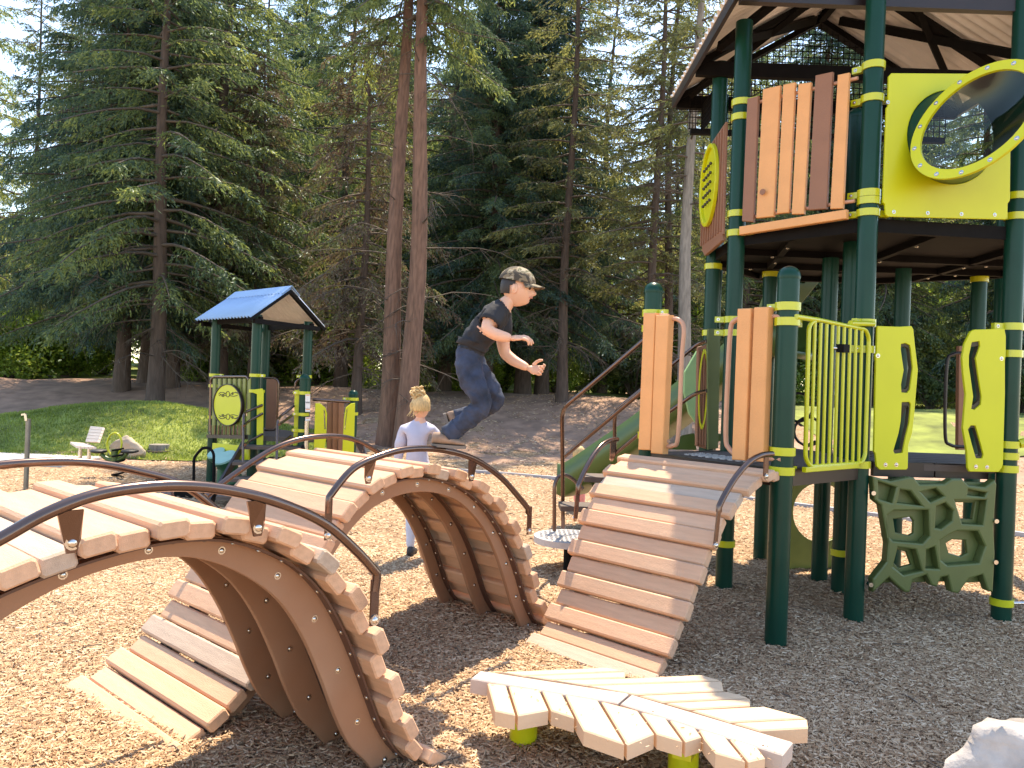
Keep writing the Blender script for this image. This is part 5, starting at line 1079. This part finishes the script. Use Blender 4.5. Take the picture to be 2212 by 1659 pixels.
# ------------------------------------------------------------------ people
def skin_mesh(J, E, root, sub=2):
    """J: name -> (pos, radius or (rx, ry)); E: list of (a, b)"""
    names = list(J); me = bpy.data.meshes.new('s'); me.from_pydata([tuple(J[n][0]) for n in names], [(names.index(a), names.index(b)) for a, b in E], [])
    o = bpy.data.objects.new('s', me); COL.objects.link(o); md = o.modifiers.new('skin', 'SKIN'); md.branch_smoothing = .6; md.use_smooth_shade = True
    lay = me.skin_vertices[0].data
    for i, n in enumerate(names):
        r = J[n][1]; lay[i].radius = r if hasattr(r, '__len__') else (r, r); lay[i].use_root = (n == root)
    ss = o.modifiers.new('sub', 'SUBSURF'); ss.levels = sub; ss.render_levels = sub
    dg = bpy.context.evaluated_depsgraph_get(); m2 = bpy.data.meshes.new_from_object(o.evaluated_get(dg)); 
    V = [v.co.copy() for v in m2.vertices]; F = [list(p.vertices) for p in m2.polygons]; bpy.data.objects.remove(o); bpy.data.meshes.remove(m2); return V, F
def seg_d(p, a, b):
    ab = b - a; t = max(0, min(1, (p - a).dot(ab) / max(1e-9, ab.length_squared))); return (p - a - ab * t).length, t
def head_geo(c, fwd, up, s=1.0):
    """sphere pushed into a head: x forward, z up"""
    bm = bmesh.new(); bmesh.ops.create_uvsphere(bm, u_segments=40, v_segments=28, radius=1)
    f = Vector(fwd).normalized(); u = Vector(up).normalized(); l = u.cross(f).normalized(); u = f.cross(l)
    G = lambda p, q, w: math.exp(-((p - Vector(q)).length_squared) / (w * w))
    for v in bm.verts:
        p = v.co.normalized(); q = Vector((p.x * .092, p.y * .072, p.z * .108))
        k = max(0, -p.z); q.y *= 1 - .30 * k * k; 
        if p.x < 0: q.x *= 1 - .35 * k
        q.x += .010 * k * (p.x > 0) * p.x
        if p.x > .1:
            q.x -= .012 * max(0, p.x - .55) * (1 if p.z > -.6 else .4)
            q.x += .030 * G(p, (.98, 0, -.20), .13) + .014 * G(p, (.99, 0, -.04), .12)      # nose
            q.x -= .010 * (G(p, (.90, .34, .02), .20) + G(p, (.90, -.34, .02), .20))          # sockets
            q.x += .006 * (G(p, (.92, .3, .20), .18) + G(p, (.92, -.3, .20), .18))            # brow
            q.x += .010 * G(p, (.93, 0, -.43), .12) - .006 * G(p, (.90, 0, -.50), .07)         # lips
            q.x += .012 * G(p, (.72, 0, -.78), .22)                                            # chin
        v.co = (f * q.x + l * q.y + u * q.z) * s + c
    V = [v.co.copy() for v in bm.verts]; F = [[v.index for v in fc.verts] for fc in bm.faces]; bm.free(); return V, F, (f, l, u)
def hand_geo(w, d, palm_n, s, curl, side, spread=.12):
    """palm with five bent fingers; w wrist, d pointing along the hand, palm_n out of the palm, side +1/-1 thumb side"""
    d = Vector(d).normalized(); n = Vector(palm_n); n = (n - d * n.dot(d)).normalized(); x = d.cross(n) * side
    b = MB(); R = Matrix((x, d, n)).transposed()
    b.sphere(w + d * .040 * s, (.034 * s, .046 * s, .014 * s), 14, 10, R=R)
    b.sphere(w + d * .012 * s, (.022 * s, .03 * s, .017 * s), 12, 8, R=R)
    for k, (ox, L) in enumerate(((.026, .062), (.009, .070), (-.009, .065), (-.026, .050))):
        p = w + d * .072 * s + x * ox * s; dd = (d + x * ox * spread * 18).normalized(); P = [p - dd * .012 * s, p]
        for j, fr in enumerate((.42, .33, .25)):
            a = curl[k % len(curl)] * (j + 1) * .75; v = dd * math.cos(a) + n * math.sin(a); P.append(P[-1] + v * L * fr * s)
        b.tube(P, [.0085 * s, .0092 * s, .0086 * s, .0078 * s, .0058 * s], 10); b.sphere(P[-1], .0062 * s, 8, 6)
    p = w + d * .022 * s + x * .026 * s; P = [p, p + (d * .5 + x * .8 + n * .25).normalized() * .030 * s]; P.append(P[-1] + (d * .8 + x * .35 + n * .5).normalized() * .026 * s); P.append(P[-1] + (d * .8 + n * .6).normalized() * .02 * s)
    b.tube(P, [.013 * s, .0108 * s, .0095 * s, .0068 * s], 10); b.sphere(P[-1], .0072 * s, 8, 6)
    return b.v, b.f
def make_person(root, parts, mats, rule, name='body'):
    V, F, MI = [], [], []
    for (v, f, mi) in parts:
        k = len(V); V += [tuple(p) for p in v]; F += [[i + k for i in q] for q in f]
        for q in f: MI.append(mi if mi is not None else rule(sum((Vector(v[i]) for i in q), Vector()) / len(q)))
    me = bpy.data.meshes.new(name); me.from_pydata(V, [], F); me.update()
    for m in mats: me.materials.append(m)
    me.polygons.foreach_set('material_index', MI); me.polygons.foreach_set('use_smooth', [True] * len(F))
    return link(name, me, None, root)
def shoe(name, heel, toe, root, m, sole, h=.075, w=.036, up=(0, 0, 1)):
    heel, toe = Vector(heel), Vector(toe); d = (toe - heel); L = d.length; d.normalize(); u = Vector(up); s_ = d.cross(u).normalized(); u = s_.cross(d)
    R = Matrix((d, s_, u)).transposed(); b = MB(); secs = [(-.04, .55, .55), (0, .80, .95), (.22, .92, 1.0), (.42, .95, .82), (.62, 1.08, .60), (.82, 1.02, .46), (.95, .72, .38), (1.02, .3, .25)]
    V = []; n = 14
    for (f, wk, hk) in secs:
        for k in range(n):
            a = 2 * math.pi * k / n; cc, sn = math.cos(a), math.sin(a); V.append(heel + d * (L * f) + s_ * (w * wk * (abs(cc) ** .8) * (1 if cc > 0 else -1)) + u * (h * hk * (.5 + .5 * sn) + .012))
    b.add(V, [(i * n + k, i * n + (k + 1) % n, (i + 1) * n + (k + 1) % n, (i + 1) * n + k) for i in range(len(secs) - 1) for k in range(n)] + [tuple(range(n - 1, -1, -1)), tuple(range((len(secs) - 1) * n, len(secs) * n))], True)
    o = b.build(name, M[m], root)
    pts = [(-.05, -.6), (0, -.85), (.3, -.9), (.65, -1.12), (.9, -.95), (1.04, -.4), (1.04, .4), (.9, .95), (.65, 1.12), (.3, .9), (0, .85), (-.05, .6)]
    V = [heel + d * (L * a) + s_ * (w * c_ * 1.04) + u * z for z in (-.004, .011) for a, c_ in pts]; n = len(pts)
    b = MB(); b.add(V, [tuple(range(n - 1, -1, -1)), tuple(range(n, 2 * n))] + [(k, (k + 1) % n, n + (k + 1) % n, n + k) for k in range(n)]); b.build('sole', M[sole], o); return o
# boy in mid stride on the far arch
Yb = 4.03; bp = lambda x, y, dy=0.0: at(x, y, Yb + dy)
boy = thing('person', tuple(bp(975, 1000)), 'boy in black t-shirt, jeans and camouflage cap crouching forward on top of the far arch', 'person')
J = {'pelvis': (bp(1009, 772), (.080, .088)), 'waist': (bp(1021, 742), (.078, .088)), 'chest': (bp(1053, 706), (.088, .104)), 'upper': (bp(1075, 674), (.062, .082)), 'neck': (bp(1098, 652), (.038, .038)), 'skull': (bp(1112, 636), (.040, .040)),
     'shR': (bp(1070, 678, -.105), .050), 'elR': (bp(1049, 712, -.165), .036), 'faR': (bp(1072, 724, -.175), .034), 'wrR': (bp(1106, 731, -.17), .0215),
     'shL': (bp(1082, 684, .11), .048), 'elL': (bp(1089, 762, .12), .034), 'faL': (bp(1110, 780, .10), .031), 'wrL': (bp(1143, 796, .06), .0205),
     'hipR': (bp(1003, 792, -.055), .073), 'thR': (bp(1024, 835, -.075), .063), 'knR': (bp(1046, 874, -.085), .053), 'caR': (bp(1012, 905, -.07), .046), 'anR': (bp(972, 936, -.055), .037),
     'hipL': (bp(1017, 790, .065), .070), 'thL': (bp(1050, 830, .10), .060), 'knL': (bp(1078, 864, .12), .051), 'caL': (bp(1035, 888, .13), .044), 'anL': (bp(990, 902, .13), .038)}
E = [('pelvis', 'waist'), ('waist', 'chest'), ('chest', 'upper'), ('upper', 'neck'), ('neck', 'skull'), ('upper', 'shR'), ('shR', 'elR'), ('elR', 'faR'), ('faR', 'wrR'), ('upper', 'shL'), ('shL', 'elL'), ('elL', 'faL'), ('faL', 'wrL'),
     ('pelvis', 'hipR'), ('hipR', 'thR'), ('thR', 'knR'), ('knR', 'caR'), ('caR', 'anR'), ('pelvis', 'hipL'), ('hipL', 'thL'), ('thL', 'knL'), ('knL', 'caL'), ('caL', 'anL')]
V, F = skin_mesh(J, E, 'pelvis', 4)
from mathutils import noise as mnoise
def boy_rule(p):
    best = min(E, key=lambda e: seg_d(p, J[e[0]][0], J[e[1]][0])[0] - .0)
    a, b_ = best; t = seg_d(p, J[a][0], J[b_][0])[1]
    if (a, b_) == ('pelvis', 'waist'): return 1 if t > .45 else 2
    if (a, b_) in (('waist', 'chest'), ('chest', 'upper'), ('upper', 'shR'), ('upper', 'shL')): return 1
    if (a, b_) == ('upper', 'neck'): return 1 if t < .62 else 0
    if a in ('shR', 'shL'): return 1 if t < .60 else 0
    if a in ('elR', 'faR', 'elL', 'faL', 'neck'): return 0
    return 2
V2 = []
for v in V:                                             # cloth folds on shirt and jeans
    r = boy_rule(v); a = .0 if r == 0 else (.0075 if r == 1 else .008)
    c = min(((seg_d(v, J[e[0]][0], J[e[1]][0])[0], e) for e in E), key=lambda q: q[0])[1]; A_, B_ = J[c[0]][0], J[c[1]][0]; t = seg_d(v, A_, B_)[1]; ax = A_.lerp(B_, t); n_ = (v - ax)
    if n_.length > 1e-4: v = v + n_.normalized() * (a * (mnoise.noise(v * 26) + .6 * mnoise.noise(Vector((v.x * 60, v.y * 14, v.z * 60)))) + (.007 if r else 0))
    V2.append(v)
def cuff(a, b_, t0, t1, r0, r1, name, m, parent, el=1.0):
    A_, B_ = J[a][0], J[b_][0]; d = (B_ - A_); L = d.length; d.normalize(); s_ = d.cross(Vector((0, 1, 0))); s_.normalize(); u_ = s_.cross(d); n = 28; mb = MB(); V = []
    for k in range(5):
        f = k / 4; c = A_ + d * L * (t0 + (t1 - t0) * f); rr = r0 + (r1 - r0) * f
        V += [c + (s_ * math.cos(q) + u_ * math.sin(q) * el) * rr * (1 + .05 * math.sin(q * 3 + k) + .03 * math.sin(q * 7)) for q in [2 * math.pi * i / n for i in range(n)]]
    V += [c + (s_ * math.cos(q) + u_ * math.sin(q) * el) * (r1 - .006) for q in [2 * math.pi * i / n for i in range(n)]]
    mb.add(V, [(k * n + i, k * n + (i + 1) % n, (k + 1) * n + (i + 1) % n, (k + 1) * n + i) for k in range(5) for i in range(n)], True); return mb.build(name, m, parent)
cuff('shR', 'elR', -.15, .66, .056, .054, 'sleeve', M['tshirt'], boy); cuff('shL', 'elL', -.1, .50, .056, .054, 'sleeve', M['tshirt'], boy)
cuff('waist', 'pelvis', -.1, .35, .084, .080, 'shirt_hem', M['tshirt'], boy, el=1.12)
cuff('caR', 'anR', .55, 1.12, .048, .050, 'trouser_hem', M['jeans'], boy); cuff('caL', 'anL', .5, 1.1, .045, .046, 'trouser_hem', M['jeans'], boy)
hc = bp(1117, 622); HV, HF, (hf, hl, hu) = head_geo(hc, (1, -.10, -.12), (.12, 0, 1), .88)
h1 = hand_geo(J['wrR'][0], bp(1140, 728) - bp(1104, 731), (0, .35, -1), .82, (.55, .50, .62, .75), 1)
h2 = hand_geo(J['wrL'][0], bp(1172, 802) - bp(1143, 796) + Vector((0, -.02, 0)), (-.2, -.9, .35), .82, (.80, .95, 1.0, 1.05), -1)
make_person(boy, [(V2, F, None), (HV, HF, 0), (*h1, 0), (*h2, 0)], [M['skin'], M['tshirt'], M['jeans']], boy_rule)
HP = lambda x, y, z: hc + (hf * x + hl * y + hu * z) * .88
for sgn in (-1, 1):
    b = MB(); b.sphere(HP(-.006, sgn * .070, -.012), (.018, .008, .028), 12, 8, R=Matrix((hf, hl, hu)).transposed()); b.sphere(HP(-.012, sgn * .078, -.010), (.010, .006, .020), 10, 6, R=Matrix((hf, hl, hu)).transposed()); b.build('ear', M['skin'], boy)
    b = MB(); b.sphere(HP(.076, sgn * .031, .006), .0085, 10, 8); b.build('eye', M['eye'], boy)
    b = MB(); b.tube([HP(.083, sgn * .018, .026), HP(.084, sgn * .034, .032), HP(.070, sgn * .050, .026)], [.003, .0038, .002], 6); b.build('eyebrow', M['hair_dark'], boy)
b = MB(); b.tube([HP(.082, -.020, -.047), HP(.094, -.007, -.044), HP(.095, .007, -.044), HP(.082, .020, -.047)], [.002, .0042, .0042, .002], 8); b.build('mouth', M['lip'], boy)
def shell(c, R, rad, cond, name, m, parent, nu=40, nv=26, thick=0):
    bm = bmesh.new(); bmesh.ops.create_uvsphere(bm, u_segments=nu, v_segments=nv, radius=1); dl = [v for v in bm.verts if not cond(v.co)]; bmesh.ops.delete(bm, geom=dl, context='VERTS')
    V = []
    for v in bm.verts: V.append(c + R @ Vector((v.co.x * rad[0], v.co.y * rad[1], v.co.z * rad[2])))
    F = [[v.index for v in fc.verts] for fc in bm.faces]; bm.verts.index_update(); F = [[v.index for v in fc.verts] for fc in bm.faces]; bm.free(); b = MB(); b.add(V, F, True); return b.build(name, m, parent)
HR = Matrix((hf, hl, hu)).transposed()
shell(HP(-.006, 0, .004), HR, (.083, .068, .094), lambda p: (p.x < -.25 and p.z > -.48) or (p.z > .25) or (p.x < .12 and p.z > -.02) or (p.x < .42 and p.x > .28 and -.12 < p.z < .3), 'hair', M['hair_dark'], boy)
cap = shell(HP(-.004, 0, .030), HR @ Matrix.Rotation(.10, 3, 'Y'), (.096, .079, .083), lambda p: p.z > -.12, 'cap', M['camo'], boy)
brim = MB(); V = []; nb = 14
for j in range(4):
    for i in range(nb + 1):
        a = -1.15 + 2.3 * i / nb; r = .094 + .062 * j / 3 * (math.cos(a * .75)); x = r * math.cos(a) * 1.02; y = .079 * math.sin(a) * (1 + .10 * j / 3) / .93; V.append(HP(x, y, .036 - .011 * j / 3 - .020 * (y / .08) ** 2 * (.4 + .6 * j / 3)))
k0 = len(V); V += [v - hu * .004 for v in V]; w_ = nb + 1
Fb = [(j * w_ + i, j * w_ + i + 1, (j + 1) * w_ + i + 1, (j + 1) * w_ + i) for j in range(3) for i in range(nb)]; brim.add(V, Fb + [tuple(k0 + q for q in f[::-1]) for f in Fb] + [(3 * w_ + i, 3 * w_ + i + 1, k0 + 3 * w_ + i + 1, k0 + 3 * w_ + i) for i in range(nb)], True); brim.build('brim', M['camo'], cap)
b = MB(); b.sphere(HP(-.004, 0, .118), .006, 8, 5); b.build('button', M['camo'], cap)
def plank_top(x, y):
    t = (x + 1.6) * ADIR[0] + (y - 3.4) * ADIR[1]; pr = [p for p in profB]
    return float(np.interp(t, [p[0] for p in pr], [p[1] for p in pr]))
a_ = at(936, 962, 3.98); c_ = at(1003, 966, 3.95)
shoe('shoe', (a_.x, a_.y, 1.174), (c_.x, c_.y, 1.170), boy, 'shoe', 'sole', .060, .031)
sl_h = bp(984, 893, .13) ; shoe('shoe', bp(960, 896, .13), bp(978, 948, .11), boy, 'shoe', 'sole', .060, .030, up=(1, 0, .4))
b = MB(); b.tube([bp(968, 930, -.05), bp(957, 946, -.05)], [.031, .029], 12); b.build('sock', M['shoe_dark'], boy)
# blond girl seen from behind
Yg = 6.64; gp = lambda x, y, dy=0.0: at(x, y, Yg + dy)
girl = thing('person', tuple(gp(908, 1205)), 'blond girl in pale sweater and light leggings standing with her back to the camera', 'person')
J = {'pelvis': (gp(902, 1000), (.150, .11)), 'waist': (gp(901, 970), (.150, .10)), 'chest': (gp(901, 942), (.150, .10)), 'upper': (gp(903, 922), (.11, .08)), 'neck': (gp(907, 906), .038), 'skull': (gp(909, 892), .04),
     'shR': (gp(936, 925), .048), 'elR': (gp(950, 962, .06), .040), 'wrR': (gp(962, 935, .22), .026), 'shL': (gp(872, 926), .055), 'elL': (gp(864, 968, .02), .050), 'wrL': (gp(858, 1010, .04), .028),
     'hipL': (gp(889, 1022), .088), 'knL': (gp(889, 1100), .050), 'cfL': (gp(888, 1130, -.01), .050), 'anL': (gp(886, 1186), .033), 'hipR': (gp(915, 1022), .088), 'knR': (gp(924, 1098), .050), 'cfR': (gp(927, 1128, -.01), .050), 'anR': (gp(931, 1181), .033)}
E = [('pelvis', 'waist'), ('waist', 'chest'), ('chest', 'upper'), ('upper', 'neck'), ('neck', 'skull'), ('upper', 'shR'), ('shR', 'elR'), ('elR', 'wrR'), ('upper', 'shL'), ('shL', 'elL'), ('elL', 'wrL'), ('pelvis', 'hipL'), ('hipL', 'knL'), ('knL', 'cfL'), ('cfL', 'anL'), ('pelvis', 'hipR'), ('hipR', 'knR'), ('knR', 'cfR'), ('cfR', 'anR')]
V, F = skin_mesh(J, E, 'pelvis', 2)
def girl_rule(p):
    a, b_ = min(E, key=lambda e: seg_d(p, J[e[0]][0], J[e[1]][0])[0])
    if b_ == 'skull': return 0
    if a == 'upper' and b_ == 'neck': return 1 if seg_d(p, J[a][0], J[b_][0])[1] < .7 else 0
    if b_ in ('knL', 'cfL', 'anL', 'knR', 'cfR', 'anR'): return 2
    return 1
V = [v + Vector((mnoise.noise(v * 18), mnoise.noise(v * 18 + Vector((5, 0, 0))), 0)) * (.010 if girl_rule(v) == 1 else .004) for v in V]
gc = gp(909, 879); HV, HF, (gf, gl2, gu) = head_geo(gc, (.25, 1, 0), (0, 0, 1), .98)
h1 = hand_geo(J['wrR'][0], (.3, .6, .3), (0, 0, -1), .85, (.5,), 1); h2 = hand_geo(J['wrL'][0], (0, .1, -1), (1, 0, 0), .85, (.4,), 1)
make_person(girl, [(V, F, None), (HV, HF, 0), (*h1, 0), (*h2, 0)], [M['skin'], M['sweater'], M['leggings']], girl_rule)
GR = Matrix((gf, gl2, gu)).transposed()
shell(gc + Vector((0, -.004, .008)), GR, (.100, .082, .115), lambda p: p.x < .30 and p.z > -.38 or p.z > .45, 'hair', M['hair_blond'], girl)
b = MB(); bn = gp(902, 850, -.02)
b.sphere(bn, (.052, .045, .045), 14, 10)
rr_ = random.Random(3)
for k in range(46):
    a = rr_.uniform(0, 6.28); e = rr_.uniform(-.6, 1.3); s_ = bn + Vector((math.cos(a) * math.cos(e), math.sin(a) * math.cos(e), math.sin(e))) * .043; t_ = Vector((-math.sin(a), math.cos(a), rr_.uniform(-.5, .5))).normalized()
    b.tube([s_, s_ + t_ * .025 + (s_ - bn) * .3, s_ + t_ * .05 + (s_ - bn) * .15 + Vector((0, 0, rr_.uniform(-.03, .01)))], [.009, .008, .003], 5)
for k in range(12):
    s_ = gc + Vector((rr_.uniform(-.075, .05), -.07, rr_.uniform(-.04, .04))); b.tube([s_, s_ + Vector((rr_.uniform(-.045, .0), -.008, -.025)), s_ + Vector((rr_.uniform(-.07, .0), -.012, -.065))], [.008, .006, .002], 5)
b.build('hair_bun', M['hair_blond'], girl)
b = MB(); b.sphere(gc + Vector((.074, .01, -.01)), (.008, .016, .026), 10, 8); b.build('ear', M['skin'], girl)
for x, y in ((886, 1200), (932, 1194)):
    p = gr(x, y + 6); shoe('shoe', (p.x, p.y - .03, .012), (p.x + .01, p.y + .17, .012), girl, 'shoe_dark', 'sole', .085, .038)
# toddler by the end of the slide
Yt = 9.6; tp_ = lambda x, y, dy=0.0: at(x, y, Yt + dy); zt0 = tp_(1246, 1095).z
tod = thing('person', (tp_(1246, 1095).x, Yt, 0), 'small fair-haired toddler in navy top and pink trousers half hidden behind the slide end', 'person')
sc_ = lambda x, y, dy=0.0: Vector((tp_(x, y).x, Yt + dy, max(0.02, tp_(x, y).z)))
J = {'pelvis': (sc_(1250, 1042), .085), 'chest': (sc_(1249, 1012), .09), 'neck': (sc_(1250, 998), .04), 'skull': (sc_(1250, 990), .04), 'sh1': (sc_(1238, 1006), .036), 'wr1': (sc_(1240, 1042, -.08), .022), 'sh2': (sc_(1262, 1006), .036), 'wr2': (sc_(1266, 1040, -.08), .022), 'k1': (sc_(1246, 1066), .048), 'a1': (sc_(1246, 1090), .032), 'k2': (sc_(1257, 1066), .048), 'a2': (sc_(1258, 1090), .032)}
E = [('pelvis', 'chest'), ('chest', 'neck'), ('neck', 'skull'), ('chest', 'sh1'), ('sh1', 'wr1'), ('chest', 'sh2'), ('sh2', 'wr2'), ('pelvis', 'k1'), ('k1', 'a1'), ('pelvis', 'k2'), ('k2', 'a2')]
V, F = skin_mesh(J, E, 'pelvis', 2)
def tod_rule(p):
    a, b_ = min(E, key=lambda e: seg_d(p, J[e[0]][0], J[e[1]][0])[0]); 
    if b_ in ('wr1', 'wr2'): return 1 if seg_d(p, J[a][0], J[b_][0])[1] < .5 else 0
    return 0 if b_ == 'skull' else 2 if a in ('k1', 'k2') or b_ in ('k1', 'k2') else 1
tc_ = sc_(1251, 981); HV, HF, (tf, tl_, tu) = head_geo(tc_, (1, .4, 0), (0, 0, 1), .82)
h1 = hand_geo(J['wr1'][0], (0, -.3, -1), (1, 0, 0), .5, (.4,), 1); h2 = hand_geo(J['wr2'][0], (0, -.3, -1), (-1, 0, 0), .5, (.4,), -1)
make_person(tod, [(V, F, None), (HV, HF, 0), (*h1, 0), (*h2, 0)], [M['skin'], M['navy'], M['pink']], tod_rule)
shell(tc_ + Vector((0, 0, .006)), Matrix((tf, tl_, tu)).transposed(), (.083, .068, .098), lambda p: p.x < .35 and p.z > -.5 or p.z > .4, 'hair', M['hair_blond'], tod)
for x in (1246, 1258):
    p = sc_(x, 1096); shoe('shoe', (p.x - .03, p.y, .01), (p.x + .09, p.y + .03, .01), tod, 'shoe_dark', 'sole', .05, .026)

# fallen twigs and cone scales on the chips
tw = MB(); rt_ = random.Random(12)
for k in range(170):
    Y = 2.4 + 9 * rt_.random() ** 1.4; X = rt_.uniform(-.68, .68) * Y; a = rt_.uniform(0, 6.28); L = rt_.uniform(.05, .16); z = float(terrain(X, Y)) + .018
    p = Vector((X, Y, z)); q = p + Vector((math.cos(a) * L * .5, math.sin(a) * L * .5, rt_.uniform(0, .015))); e = q + Vector((math.cos(a + rt_.uniform(-.5, .5)) * L * .5, math.sin(a + rt_.uniform(-.5, .5)) * L * .5, -.01)); tw.tube([p, q, e], [.0035, .003, .002], 5)
o = tw.build('fallen_twigs', M['twig']); tag(o, 'thin fallen twigs strewn over the wood chips', 'twigs', kind='stuff')
